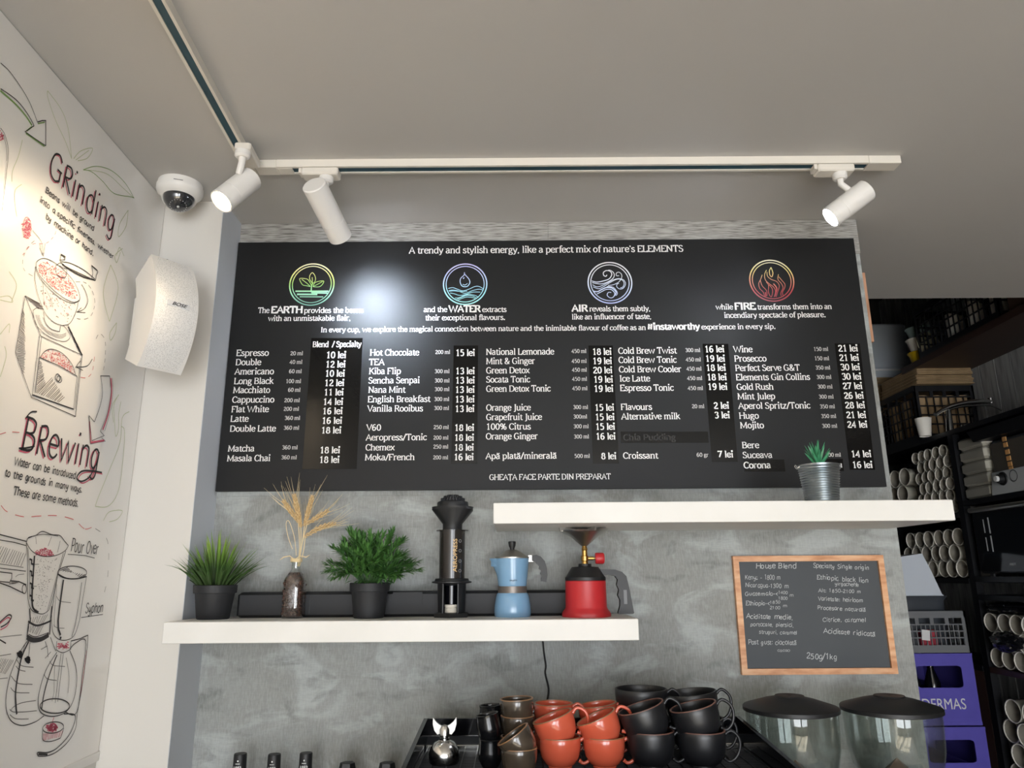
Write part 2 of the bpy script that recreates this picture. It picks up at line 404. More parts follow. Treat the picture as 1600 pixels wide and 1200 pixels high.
g('u', .54, [Cv((.1, .49), (.1, .2), (.12, .05), (.22, -.01), (.34, .04), (.42, .14)), L((.42, .49), (.42, 0))], [(.1, .49, .09, 0), (.42, .49, .09, 0), (.42, 0, 0, .09)])
g('v', .46, [L((.04, .49), (.23, 0), (.42, .49))], [(.04, .49, .06, .07), (.42, .49, .07, .05)])
g('w', .72, [L((.04, .49), (.2, 0), (.36, .46), (.52, 0), (.68, .49))], [(.04, .49, .06, .07), (.68, .49, .07, .05)])
g('x', .46, [L((.05, .49), (.41, 0)), L((.41, .49), (.05, 0))], [(.05, .49, .05, .06), (.41, .49, .06, .05), (.05, 0, .05, .06), (.41, 0, .06, .05)])
g('y', .46, [L((.04, .49), (.24, 0)), Cv((.42, .49), (.24, 0), (.16, -.17), (.04, -.2))], [(.04, .49, .06, .07), (.42, .49, .07, .05)])
g('z', .42, [L((.06, .49), (.36, .49), (.05, 0), (.37, 0))])
g('A', .62, [L((.04, 0), (.31, .7), (.58, 0)), L((.14, .24), (.48, .24))], [(.04, 0, .05, .08), (.58, 0, .08, .05)])
g('B', .56, [L((.1, 0), (.1, .7)), L((.02, .7), (.28, .7)), Cv((.28, .7), (.42, .64), (.44, .54), (.4, .42), (.26, .37)), L((.1, .37), (.28, .37)), Cv((.28, .37), (.45, .31), (.5, .19), (.44, .05), (.28, 0)), L((.02, 0), (.28, 0))])
g('C', .58, [Cv((.51, .56), (.44, .67), (.33, .71), (.15, .62), (.06, .35), (.14, .08), (.33, -.01), (.45, .03), (.53, .12)), L((.52, .68), (.52, .54))])
g('D', .65, [L((.1, 0), (.1, .7)), L((.02, .7), (.28, .7)), Cv((.28, .7), (.49, .62), (.58, .35), (.49, .08), (.28, 0)), L((.02, 0), (.28, 0))])
g('E', .55, [L((.1, 0), (.1, .7)), L((.02, .7), (.48, .7), (.48, .58)), L((.1, .37), (.38, .37)), L((.02, 0), (.5, 0), (.5, .13))])
g('F', .52, [L((.1, 0), (.1, .7)), L((.02, .7), (.48, .7), (.48, .58)), L((.1, .36), (.38, .36))], [B0(.1)])
g('G', .64, [Cv((.52, .58), (.44, .67), (.33, .71), (.15, .62), (.06, .35), (.14, .08), (.33, -.01), (.46, .03), (.54, .08)), L((.54, .04), (.54, .32)), L((.38, .32), (.6, .32))])
g('H', .68, [L((.1, 0), (.1, .7)), L((.57, 0), (.57, .7)), L((.1, .37), (.57, .37))], [B0(.1), B0(.57), (.1, .7, .09, .09), (.57, .7, .09, .09)])
g('I', .31, [L((.15, 0), (.15, .7))], [B0(.15), (.15, .7, .09, .09)])
g('J', .33, [Cv((.2, .7), (.2, .3), (.2, -.02), (.14, -.14), (.02, -.16))], [(.2, .7, .09, .09)])
g('K', .6, [L((.1, 0), (.1, .7)), L((.5, .7), (.12, .28)), L((.24, .42), (.54, 0))], [B0(.1), (.1, .7, .09, .09), (.5, .7, .08, .06), (.54, 0, .06, .05)])
g('L', .52, [L((.1, 0), (.1, .7)), L((.02, 0), (.47, 0), (.47, .14))], [(.1, .7, .09, .09)])
g('M', .82, [L((.1, 0), (.12, .7)), L((.12, .7), (.4, .06), (.68, .7)), L((.68, .7), (.7, 0))], [B0(.1), B0(.7), (.12, .7, .09, 0), (.68, .7, 0, .09)])
g('N', .68, [L((.1, 0), (.1, .7)), L((.1, .7), (.56, 0)), L((.56, 0), (.56, .7))], [B0(.1), (.1, .7, .08, 0), (.56, .7, .09, .09)])
g('O', .66, [Ar(.33, .35, .27, .36, 0, 360, n=18)])
g('P', .54, [L((.1, 0), (.1, .7)), L((.02, .7), (.28, .7)), Cv((.28, .7), (.44, .64), (.48, .51), (.43, .37), (.28, .31)), L((.1, .31), (.28, .31))], [B0(.1)])
g('Q', .66, [Ar(.33, .35, .27, .36, 0, 360, n=18), L((.34, .05), (.56, -.14))])
g('R', .6, [L((.1, 0), (.1, .7)), L((.02, .7), (.28, .7)), Cv((.28, .7), (.44, .65), (.47, .53), (.43, .4), (.28, .35)), L((.1, .35), (.28, .35)), L((.3, .35), (.54, 0))], [B0(.1), (.54, 0, .04, .06)])
g('S', .5, [Cv((.41, .58), (.34, .69), (.24, .71), (.12, .66), (.08, .54), (.14, .43), (.3, .34), (.42, .25), (.43, .12), (.34, .01), (.22, -.01), (.1, .03), (.06, .14))])
g('T', .58, [L((.05, .58), (.05, .7), (.53, .7), (.53, .58)), L((.29, .7), (.29, 0))], [B0(.29)])
g('U', .66, [Cv((.1, .7), (.1, .3), (.14, .06), (.33, -.01), (.5, .06), (.56, .3), (.56, .7))], [(.1, .7, .09, .09), (.56, .7, .09, .09)])
g('V', .6, [L((.04, .7), (.31, 0), (.57, .7))], [(.04, .7, .07, .08), (.57, .7, .08, .06)])
g('W', .92, [L((.04, .7), (.26, 0), (.46, .64), (.66, 0), (.88, .7))], [(.04, .7, .07, .08), (.88, .7, .08, .06)])
g('X', .58, [L((.06, .7), (.52, 0)), L((.52, .7), (.06, 0))])
g('Y', .56, [L((.04, .7), (.28, .33), (.52, .7)), L((.28, .33), (.28, 0))], [B0(.28)])
g('Z', .54, [L((.07, .7), (.48, .7), (.05, 0), (.5, 0))])
g('0', .52, [Ar(.26, .35, .19, .36, 0, 360, n=16)])
g('1', .52, [L((.12, .58), (.27, .7), (.27, 0))], [(.27, 0, .12, .12)])
g('2', .52, [Cv((.09, .55), (.16, .67), (.26, .71), (.38, .65), (.41, .52), (.35, .37), (.2, .2), (.07, .02)), L((.07, 0), (.44, 0), (.44, .08))])
g('3', .52, [Cv((.09, .6), (.17, .69), (.27, .71), (.38, .65), (.39, .5), (.32, .4), (.2, .37)), Cv((.2, .37), (.36, .34), (.43, .2), (.37, .04), (.22, -.01), (.08, .06))])
g('4', .52, [L((.34, 0), (.34, .7), (.05, .2), (.46, .2))], [(.34, 0, .09, .09)])
g('5', .52, [L((.41, .7), (.14, .7), (.12, .4)), Cv((.12, .4), (.26, .44), (.39, .37), (.42, .2), (.35, .04), (.2, -.01), (.08, .05))])
g('6', .52, [Cv((.4, .66), (.3, .71), (.16, .62), (.08, .4), (.09, .15), (.2, -.01), (.35, .04), (.42, .22), (.34, .39), (.2, .39), (.1, .24))])
g('7', .52, [L((.07, .62), (.07, .7), (.44, .7), (.18, 0))])
g('8', .52, [Ar(.26, .53, .14, .17, 0, 360, n=12), Ar(.26, .18, .18, .19, 0, 360, n=12)])
g('9', .52, [Cv((.12, .04), (.22, -.01), (.36, .08), (.44, .3), (.43, .55), (.32, .71), (.17, .66), (.1, .48), (.18, .31), (.32, .31), (.42, .46))])
g(' ', .25, [])
g('.', .24, [('d', [(.12, .03)])]); g(',', .24, [L((.13, .05), (.08, -.12))]); g("'", .2, [L((.1, .72), (.1, .55))])
g('/', .36, [L((.02, -.08), (.34, .76))]); g(':', .24, [('d', [(.12, .05), (.12, .4)])]); g('-', .34, [L((.04, .27), (.3, .27))])
g('#', .6, [L((.2, .68), (.13, .02)), L((.46, .68), (.39, .02)), L((.08, .46), (.54, .46)), L((.05, .23), (.51, .23))])
g('&', .68, [Cv((.58, .36), (.5, .12), (.32, -.01), (.12, .05), (.1, .2), (.24, .36), (.38, .5), (.36, .66), (.26, .71), (.16, .64), (.18, .48), (.34, .24), (.48, .06), (.62, 0))])
g('%', .78, [Ar(.2, .53, .13, .17, 0, 360, n=10), Ar(.58, .17, .13, .17, 0, 360, n=10), L((.58, .7), (.2, 0))])
g('<', .5, [L((.42, .55), (.08, .3), (.42, .02))])
for a, b in (('ă', 'a'), ):
    g(a, G[b][0], G[b][1]+[Cv((.12, .7), (.16, .62), (.24, .6), (.32, .62), (.36, .7))], G[b][2])
g('Ț', .58, G['T'][1]+[L((.3, -.08), (.26, -.2))], G['T'][2])
# handwriting shapes
H = dict(G)
H['a'] = (.46, [Cv((.38, .42), (.28, .5), (.14, .46), (.06, .26), (.12, .04), (.24, .0), (.34, .14), (.38, .42)), Cv((.38, .48), (.37, .2), (.4, .02), (.46, .02))], ())
H['g'] = (.48, [Cv((.38, .42), (.28, .5), (.14, .46), (.06, .26), (.12, .06), (.24, .03), (.35, .18), (.39, .46)), Cv((.39, .46), (.38, .1), (.36, -.15), (.24, -.25), (.08, -.18))], ())
H['y'] = (.48, [Cv((.08, .48), (.1, .2), (.2, .1), (.34, .2), (.39, .46)), Cv((.39, .46), (.38, .1), (.34, -.15), (.22, -.24), (.08, -.16))], ())
H['R'] = (.5, [L((.1, 0), (.1, .6)), Cv((.08, .6), (.3, .64), (.4, .52), (.34, .36), (.12, .3)), L((.14, .3), (.44, -.02))], ())
H[' '] = (.42, [], ())
class Pen:
    """draws strokes on a plane: origin, right vector, up vector (world), normal"""
    def __init__(s, fmap, nrm, lift=.0006):
        s.map = fmap; s.n = Vector(nrm)*lift; s.mb = MB()
    def stroke(s, pts, w, wf=None, k=1):
        P = [Vector((p[0], p[1])) for p in pts]
        Q = [P[0]]
        for p in P[1:]:
            if (p-Q[-1]).length > 1e-7: Q.append(p)
        P = Q
        if len(P) < 2: return
        vs = []; n = len(P)
        for i in range(n):
            d0 = (P[i]-P[i-1]).normalized() if i else None
            d1 = (P[i+1]-P[i]).normalized() if i < n-1 else None
            d = (d0 or d1)+(d1 or d0)
            if d.length < 1e-4: d = d1
            d = d.normalized(); nn = Vector((-d.y, d.x))
            c = max(.5, nn.dot(Vector((-(d1 or d0).y, (d1 or d0).x))))
            ww = (w if wf is None else w*wf(d))/2/c
            vs += [P[i]+nn*ww, P[i]-nn*ww]
        s.mb.add([s.map(v)+s.n for v in vs], [(2*i, 2*i+1, 2*i+3, 2*i+2) for i in range(n-1)])
    def fill(s, pts):
        s.mb.add([s.map(Vector(p))+s.n for p in pts], [tuple(range(len(pts)))])
def textwidth(t, font=G, sp=0): return sum(font.get(c, G['o'])[0]+sp for c in t)
def marks(o): o['kind'] = 'stuff'; return o
def puttext(pen, t, x0, x1, y0, size, font=G, weight=.115, serif=True, bold=False, slant=0, jit=0, y1=None, thin=.55):
    """lay a line of text between x0 and x1 (plane units), cap height = .7*size"""
    tw = textwidth(t, font); sx = (x1-x0)/tw; sy = size; x = 0
    wt = weight*(1.55 if bold else 1)
    wf = (lambda d: thin+(1-thin)*abs(d.y)) if serif else None
    yy = lambda X: y0+((y1-y0)*X/tw if y1 is not None else 0)
    jr = random.Random(len(t)*31+int(abs(x0)*1000))
    for ch in t:
        adv, st, se = font.get(ch, G['o'])
        jx, jy, js = (jr.uniform(-1, 1)*jit*.05, jr.uniform(-1, 1)*jit*.06, 1+jr.uniform(-1, 1)*jit*.12)
        def tp(p): return (x0+(x+jx+p[0]*js+slant*p[1])*sx, yy(x)+(p[1]*js+jy)*sy)
        ws = sy*wt*min(1.15, max(.75, sx/sy))
        for kind, pts in st:
            if kind == 'd':
                for p in pts:
                    a = tp((p[0], p[1]+(.035 if p[1] > .5 else 0))); r = ws*.66; pen.stroke([(a[0]-r, a[1]), (a[0]+r, a[1])], 2*r)
                continue
            if kind == 'c': pts = [tuple(v) for v in smoothpts([(a, b, 0) for a, b in pts], 3)]
            pen.stroke([tp(p) for p in pts], ws, wf)
        if serif:
            for (sx_, sy_, l, r) in se: pen.stroke([tp((sx_-l, sy_)), tp((sx_+r, sy_))], ws*.6)
        x += adv
# ================================================================ THE ROOM
HC = 2.537                # ceiling height
XR = .9459                # right end of the menu wall
CX, CY = -.738, -.1293    # corner of the white pier
KL = -.0336
FL = -.16
def xl(y): return -.8903 + KL*(y-CY)
nL = Vector((1, -KL, 0)).normalized(); tL = Vector((KL, 1, 0)).normalized()
LP0 = Vector((xl(CY), CY, 0))
def atL(px, py, off=0):
    d = ray(px, py); p0 = LP0+nL*off
    t = (p0-CAM).dot(nL)/d.dot(nL); return CAM+d*t
struct(MB().box((-1.2, -5.7, FL-.1), (2.6, 2.6, FL)), 'floor', 'floor')
struct(MB().box((-1.3, -5.7, HC), (2.3, .60, HC+.07)), 'ceiling', 'ceiling')
struct(MB().box((-1.2, 0, FL), (XR, .06, HC)), 'wall_back', 'concrete', 'concrete-look laminate wall behind the menu board')
struct(MB().box((-1.3, CY, FL), (CX-.0005, 0, HC)), 'wall_pier', 'white_wall', 'white projecting wall strip left of the menu board')
struct(MB().box((CX-.0005, CY+.001, FL), (CX+.0005, 0, HC)), 'trim_1', 'grey_col')
a, b_ = Vector((xl(CY), CY, 0)), Vector((xl(-5.6), -5.6, 0))
mb = MB(); q = [a, b_, b_-nL*.2, a-nL*.2]
mb.add([(p.x, p.y, FL) for p in q]+[(p.x, p.y, HC) for p in q], [(0, 1, 2, 3), (7, 6, 5, 4), (0, 4, 5, 1), (1, 5, 6, 2), (2, 6, 7, 3), (3, 7, 4, 0)])
struct(mb, 'wall_left', 'white_wall')
struct(MB().box((2.3, -5.7, FL), (2.4, .60, HC)), 'wall_right', 'side_wall')
# storage room behind the menu wall
struct(MB().box((-1.3, .53, HC+.0705), (2.5, .60, 3.3)), 'wall_lintel', 'dark')
struct(MB().box((-1.3, .53, 3.3), (2.5, 2.6, 3.36)), 'ceiling_storage', 'dark')
struct(MB().box((-1.3, 2.5, FL), (2.5, 2.6, 3.3)), 'wall_far', 'storage')
struct(MB().box((-1.3, .06, FL), (-1.2, 2.5, 3.3)), 'wall_storage_left', 'storage')
w = struct(MB().box((2.315, .60, FL), (2.4, 2.5, 3.3)), 'wall_storage_right', 'dark')
y = .605; first = None
while y < 2.48:
    pl = None
    if first is None:
        first = MB().box((0, 0, 0), (.014, .112, 3.4), bev=.002).build('plank', 'woodwall', w); pl = first
    else:
        pl = first.copy(); COL.objects.link(pl)
    pl.location = (2.3+rnd.uniform(0, .001), y, FL); y += .116
# wood-look laminate strip under the ceiling, two boards with a joint
w = struct(MB().box((CX, -.003, 2.436), (XR, 0, HC)), 'trim_2', 'plank')
xj = atY(856, 360, -.005).x
MB().box((CX+.001, -.006, 2.437), (xj-.0008, -.003, HC-.001)).build('plank', 'plank', w)
MB().box((xj+.0008, -.006, 2.437), (XR, -.003, HC-.001)).build('plank', 'plank', w)
# laminate panels of the wall
zj = atY(700, 774, 0).z
MB().box((CX+.0006, -.0014, zj+.0012), (XR, 0, 2.436)).build('panel', 'concrete', bpy.data.objects['wall_back'])
MB().box((CX+.0006, -.0018, FL), (XR, 0, zj)).build('panel', 'concrete', bpy.data.objects['wall_back'])
# raw wooden batten behind the wall's right end
p0, p1 = atY(1346, 430, .03), atY(1360, 537, .03)
struct(MB().box((XR+.0005, .012, p1.z), (XR+.014, .05, p0.z)), 'trim_3', 'salmon', 'raw salmon-coloured wooden batten')
# street front with two windows, behind the photographer
wf = MB()
for x0, x1 in ((-1.3, -.85), (.85, .95), (2.28, 2.4)): wf.box((x0, -5.6, FL), (x1, -5.5, HC))
for x0, x1 in ((-.85, .85), (.95, 2.28)):
    wf.box((x0, -5.6, FL), (x1, -5.5, .15)); wf.box((x0, -5.6, 2.33), (x1, -5.5, HC))
struct(wf, 'wall_front', 'white_wall')
for i, (x0, x1) in enumerate(((-.85, .85), (.95, 2.28))):
    w = struct(MB().box((x0, -5.57, .15), (x1, -5.52, .19)).box((x0, -5.57, 2.29), (x1, -5.52, 2.33)).box((x0, -5.57, .19), (x0+.05, -5.52, 2.29)).box((x1-.05, -5.57, .19), (x1, -5.52, 2.29)).box((x0, -5.565, 1.72), (x1, -5.525, 1.76)).box(((x0+x1)/2-.025, -5.57, .19), ((x0+x1)/2+.025, -5.52, 2.29)), 'window_%d' % (i+1), 'frame_dark')
    MB().box((x0+.04, -5.548, .18), (x1-.04, -5.544, 2.3)).build('pane', 'pane', w)
# ================================================================ MURAL
zb = atL(158, 1171).z
mp = empty('mural_panel', LP0+nL*.0+Vector((0, 0, zb)), 'white mural film with hand-drawn coffee grinder and brewing sketches, on the left wall', 'mural')
c0 = LP0-tL*.0025; c1 = LP0-tL*3.6
MBm = MB(); q = [c0, c1, c1+nL*.003, c0+nL*.003]
MBm.add([(p.x, p.y, zb) for p in q]+[(p.x, p.y, HC-.002) for p in q], [(3, 2, 1, 0), (4, 5, 6, 7), (0, 4, 7, 3), (2, 6, 5, 1), (3, 7, 6, 2), (1, 5, 4, 0)])
MBm.build('panel', 'mural', mp, world=True)
q = [LP0-tL*.0004, c0, c0+nL*.0012, LP0-tL*.0004+nL*.0012]
MB().add([(p.x, p.y, zb) for p in q]+[(p.x, p.y, HC-.002) for p in q], [(3, 2, 1, 0), (4, 5, 6, 7), (0, 4, 7, 3), (2, 6, 5, 1), (3, 7, 6, 2), (1, 5, 4, 0)]).build('edge_gap', 'k_grey', mp, world=True)
q = [c0, c1, c1+nL*.006, c0+nL*.006]
MB().add([(p.x, p.y, zb-.018) for p in q]+[(p.x, p.y, zb) for p in q], [(3, 2, 1, 0), (4, 5, 6, 7), (0, 4, 7, 3), (2, 6, 5, 1), (3, 7, 6, 2), (1, 5, 4, 0)]).build('ledge', 'white_metal', mp, world=True)
class WallPen(Pen):
    def __init__(s, lift=.0006): super().__init__(None, nL, lift); s.map = lambda v: LP0+nL*.003+tL*v[0]+Vector((0, 0, v[1]))
def wc(px, py):
    P = atL(px, py, .003); return ((P-LP0).dot(tL), P.z)
WP = {k: WallPen(l) for k, l in (('k_pale', .0004), ('k_green', .0006), ('k_pink', .0007), ('k_red', .0008), ('k_grey', .0009), ('k_black', .0011))}
CROP = [0, 0, 1]
def T2(p): return wc(CROP[0]+p[0]/CROP[2], CROP[1]+p[1]/CROP[2])
def dr(col, w, pts, curve=True, closed=False, k=5):
    if curve and len(pts) > 2: pts = [tuple(v)[:2] for v in smoothpts([(a, b, 0) for a, b in pts], k, closed)]
    elif closed: pts = pts+[pts[0]]
    P = [T2(p) for p in pts]
    px = CROP[0]+pts[0][0]/CROP[2]; py = CROP[1]+pts[0][1]/CROP[2]
    pm = ppm(atL(px, py))
    WP[col].stroke(P, w/pm*1.25)
def ln(col, w, *pts): dr(col, w, list(pts), curve=False)
def specks(col, w, poly, n, ln_=5, seed=1):
    r = random.Random(seed); xs = [p[0] for p in poly]; ys = [p[1] for p in poly]; k = 0
    def ins(x, y):
        c = False; j = len(poly)-1
        for i in range(len(poly)):
            (xi, yi), (xj_, yj) = poly[i], poly[j]
            if (yi > y) != (yj > y) and x < (xj_-xi)*(y-yi)/(yj-yi)+xi: c = not c
            j = i
        return c
    while k < n:
        x, y = r.uniform(min(xs), max(xs)), r.uniform(min(ys), max(ys))
        if ins(x, y):
            k += 1; a = r.uniform(0, PI); l = ln_*r.uniform(.5, 1.2)
            ln(col, w, (x, y), (x+math.cos(a)*l, y+math.sin(a)*l))
def hatch(col, w, a0, a1, b0, b1, n, jit=0, seed=3):
    r = random.Random(seed)
    for i in range(n):
        t = i/(n-1)
        ln(col, w, (a0[0]+(a1[0]-a0[0])*t+r.uniform(-jit, jit), a0[1]+(a1[1]-a0[1])*t), (b0[0]+(b1[0]-b0[0])*t+r.uniform(-jit, jit), b0[1]+(b1[1]-b0[1])*t))
def dashes(col, w, pts, on=12, off=10):
    P = smoothpts([(a, b, 0) for a, b in pts], 8); acc = 0; cur = [P[0]]; draw = True
    for a, b in zip(P, P[1:]):
        acc += (b-a).length; cur.append(b)
        if acc > (on if draw else off):
            if draw: ln(col, w, *[tuple(v)[:2] for v in cur])
            draw = not draw; acc = 0; cur = [b]
def wtext(t, p0, p1, cap, col='k_black', weight=.10, font=H, slant=.06, jit=.6, dx=0, dy=0, thin=.8):
    a = wc(p0[0]+dx, p0[1]+dy); b = wc(p1[0]+dx, p1[1]+dy); top = wc(p0[0]+dx, p0[1]+dy-cap)
    size = (top[1]-a[1])/.7
    puttext(WP[col], t, a[0], b[0], a[1], size, font, weight, serif=False, slant=slant, jit=jit, y1=b[1])
# titles and captions
for col, dx, dy, wgt in (('k_pink', -2.0, 2.2, .035), ('k_black', 0, 0, .058)):
    wtext('GRinding', (74, 271), (177, 366), 47, col, wgt, jit=.3, dx=dx, dy=dy)
    wtext('BRewing', (30, 701), (152, 735), 54, col, wgt, jit=.3, dx=dx, dy=dy)
CROP[:] = [0, 600, 5.4545]
dr('k_black', 2.2, [(155, 548), (215, 545), (290, 530)]); dr('k_black', 2, [(215, 290), (260, 240), (310, 235)])
dr('k_black', 2.2, [(800, 700), (760, 790), (690, 830), (650, 800), (690, 745), (770, 740), (865, 755)])
dr('k_pink', 1.4, [(805, 715), (770, 805), (700, 845), (665, 810), (700, 762), (780, 752), (870, 768)])
CROP[:] = [0, 0, 1]
wtext('Beans will be ground', (70, 300), (146, 361), 10)
wtext('into a specific fineness, whether', (61, 315), (176, 405), 9.5)
wtext('by machine or hand.', (70, 341), (145, 400), 10)
wtext('Water can be introduced', (20, 726), (117, 748), 12)
wtext('to the grounds in many ways.', (6, 744), (127, 770), 12)
wtext('These are some methods.', (19, 773), (121, 792), 13)
wtext('Pour Over', (109, 862), (152, 866), 20, weight=.075)
wtext('Syphon', (132, 958), (160, 957), 15, weight=.08)
ln('k_black', .8, (105, 866), (132, 868), (147, 872)); ln('k_black', .8, (126, 965), (160, 960))
# top left: pod and arrow
CROP[:] = [0, 80, 4.615]
dr('k_black', 1, [(0, 85), (60, 140), (140, 250), (210, 370), (265, 510)])
dr('k_black', 1.2, [(265, 512), (300, 500), (326, 500), (326, 560), (326, 682)], False)
ln('k_black', 1.2, (326, 682), (250, 632), (178, 580), (242, 537)); dr('k_black', 1.2, [(242, 537), (190, 445), (110, 348), (0, 270)])
dr('k_green', 2.8, [(0, 285), (100, 372), (175, 455), (228, 535)]); ln('k_green', 2.6, (184, 590), (318, 684)); ln('k_green', 2, (228, 545), (190, 575)); ln('k_green', 1.5, (270, 522), (320, 512))
dr('k_black', .8, [(0, 555), (30, 600), (55, 700), (52, 790), (40, 900), (10, 1150)]); dr('k_black', .6, [(20, 600), (42, 700), (44, 790)])
specks('k_pink', 1, [(0, 570), (18, 590), (20, 630), (0, 650)], 26, 14)
dr('k_pale', .9, [(342, 285), (345, 340), (400, 500), (470, 650), (515, 775)]); dr('k_pale', .9, [(342, 285), (440, 420), (490, 560), (515, 775)])
dr('k_pale', .9, [(530, 775), (580, 720), (665, 700), (630, 770), (560, 790)]); ln('k_pale', .8, (545, 785), (640, 715))
dr('k_green', .9, [(598, 855), (660, 870), (740, 940), (820, 1025), (940, 1050), (965, 1060)]); dr('k_green', .9, [(598, 855), (690, 830), (800, 860), (900, 950), (965, 1060)])
dr('k_pale', .8, [(598, 855), (760, 880), (880, 980), (965, 1060)])
dr('k_pale', .8, [(155, 960), (110, 1000), (105, 1080), (120, 1190)]); dr('k_pale', .8, [(160, 640), (130, 760), (90, 860), (85, 940)])
CROP[:] = [0, 0, 3]
dr('k_red', .8, ell(125, 1068, 19, 50, n=18), closed=False); specks('k_pink', 1.1, ell(125, 1068, 17, 46, n=14), 90, 12)
dr('k_grey', .7, [(150, 1080), (190, 1130), (203, 1195)]); dashes('k_pink', .7, [(105, 1195), (150, 1145), (215, 1140), (255, 1100), (262, 1060)])
dr('k_pale', .8, [(600, 985), (560, 1050), (555, 1110), (590, 1060), (600, 985)], True)
dr('k_pale', .8, [(545, 1200), (560, 1160), (580, 1200)])
# grinder
CROP[:] = [0, 380, 4.2857]
rim = [(240, 132), (285, 102), (345, 120), (420, 175), (490, 255), (530, 345), (525, 383), (480, 393), (400, 350), (310, 270), (252, 200)]
dr('k_black', .8, rim, closed=True); specks('k_red', .8, [(255, 140), (300, 118), (420, 185), (485, 260), (520, 345), (500, 372), (420, 340), (320, 265), (262, 195)], 420, 9)
dr('k_black', .8, [(238, 150), (250, 212), (310, 290), (400, 367), (480, 402), (530, 385)])
dr('k_black', .8, [(238, 150), (230, 225), (242, 310), (265, 390), (300, 470), (355, 528), (412, 551)]); dr('k_black', .8, [(520, 395), (512, 440), (490, 495), (460, 540), (412, 551)])
specks('k_grey', .8, [(255, 240), (330, 320), (430, 390), (505, 405), (490, 480), (440, 530), (370, 510), (290, 420)], 70, 7)
specks('k_red', 1, [(255, 240), (330, 320), (430, 390), (500, 405), (440, 520), (370, 500), (290, 420)], 26, 7)
ln('k_grey', .6, (285, 260), (290, 400)); dr('k_grey', .6, [(300, 300), (340, 380), (350, 430)])
dr('k_black', .9, [(372, 150), (374, 205), (405, 228), (435, 228), (442, 170), (405, 132), (372, 150)]); dr('k_black', .7, [(395, 150), (420, 165), (438, 175)])
dr('k_black', 1, [(400, 122), (470, 135), (560, 180), (632, 240)]); dr('k_black', 2, [(412, 140), (480, 188), (560, 228), (630, 246)])
hatch('k_black', .8, (430, 150), (600, 232), (445, 168), (612, 245), 22)
ln('k_black', 1, (405, 72), (400, 112), (430, 112), (434, 90), (405, 72)); ln('k_black', 1, (406, 80), (432, 96))
dr('k_black', 1, [(610, 150), (618, 200), (612, 235), (634, 250), (642, 215), (650, 185), (610, 148)]); dr('k_black', 1, [(610, 150), (630, 170), (650, 185)])
ln('k_black', .9, (165, 352), (100, 735)); ln('k_black', .8, (100, 735), (205, 1030)); ln('k_black', 1, (205, 1030), (502, 1160), (548, 748), (450, 545))
ln('k_black', .9, (165, 352), (270, 622), (548, 750)); ln('k_black', .9, (165, 352), (262, 405)); ln('k_black', .8, (275, 625), (230, 1002)); ln('k_black', .8, (262, 612), (212, 1022))
ln('k_black', 1.6, (215, 1015), (490, 1112)); ln('k_black', .7, (538, 770), (498, 1112)); ln('k_black', .6, (512, 890), (490, 1110)); ln('k_black', .7, (262, 765), (235, 1000))
dr('k_black', .8, [(218, 450), (235, 540), (300, 610), (380, 650), (440, 656), (466, 620), (430, 560), (405, 550)]); dr('k_black', .8, [(218, 450), (245, 433), (290, 442)])
for o in (0, 18, 34): dr('k_grey', .6, [(238+o*.6, 480), (262+o*.5, 545), (320+o*.3, 605-o*.4), (400, 634-o*.6), (440, 618-o*.5)])
dr('k_black', .9, [(288, 462), (300, 530), (340, 575), (396, 592)]); ln('k_black', .8, (396, 592), (402, 552))
hm = [(266, 762), (300, 722), (350, 710), (420, 742), (478, 810), (502, 880)]
dr('k_black', .9, hm); ln('k_black', 1, (260, 765), (380, 815), (512, 890)); specks('k_red', .8, hm+[(380, 812)], 190, 9)
dr('k_black', 1.1, ell(384, 900, 15, 24, n=14, rot=-12)); dr('k_black', .9, ell(394, 910, 16, 22, n=14, rot=-12))
hatch('k_grey', .8, (150, 440), (110, 720), (160, 480), (165, 740), 26, 4); hatch('k_grey', .8, (106, 735), (150, 880), (165, 745), (158, 890), 14, 4)
hatch('k_grey', .9, (262, 790), (240, 1000), (275, 800), (300, 945), 17, 4); hatch('k_grey', .9, (250, 1005), (385, 1065), (345, 900), (425, 1030), 15, 5)
hatch('k_black', 1.3, (455, 560), (530, 725), (470, 590), (545, 750), 26, 5); hatch('k_grey', .7, (175, 362), (250, 440), (250, 402), (285, 425), 12, 4)
dr('k_black', .9, [(543, 275), (572, 330), (585, 390), (560, 440), (512, 462)]); ln('k_black', .9, (542, 432), (510, 461), (568, 465))
dr('k_black', .9, [(615, 775), (580, 822), (510, 828)]); ln('k_black', .9, (535, 788), (505, 828), (552, 852))
dashes('k_grey', .7, [(505, 258), (570, 265), (615, 320), (632, 400), (610, 480), (560, 510), (500, 500)], 22, 16)
dashes('k_grey', .7, [(640, 640), (665, 605), (700, 650), (702, 760), (690, 850)], 26, 22); dashes('k_red', .8, [(538, 898), (580, 900), (615, 860), (630, 760)], 26, 20)
dashes('k_grey', .7, [(215, 220), (160, 180), (150, 110), (190, 20), (260, -40)], 24, 22); ln('k_grey', .8, (262, 0), (288, 88), (300, 0)); ln('k_grey', .8, (262, 30), (288, 88))
for P in ([(740, 145), (690, 330), (730, 520)], [(740, 145), (790, 300), (740, 500), (730, 520)], [(780, 532), (735, 600), (740, 650), (770, 600), (780, 532)], [(820, 35), (770, 80), (780, 130), (805, 60)], [(0, 360), (60, 355), (82, 395), (0, 380)], [(0, 610), (60, 540), (60, 600)], [(75, 390), (110, 280), (60, 190)], [(0, 895), (40, 760), (30, 690)], [(795, 1015), (750, 1090), (760, 1200)]):
    dr('k_pale', .9, P)
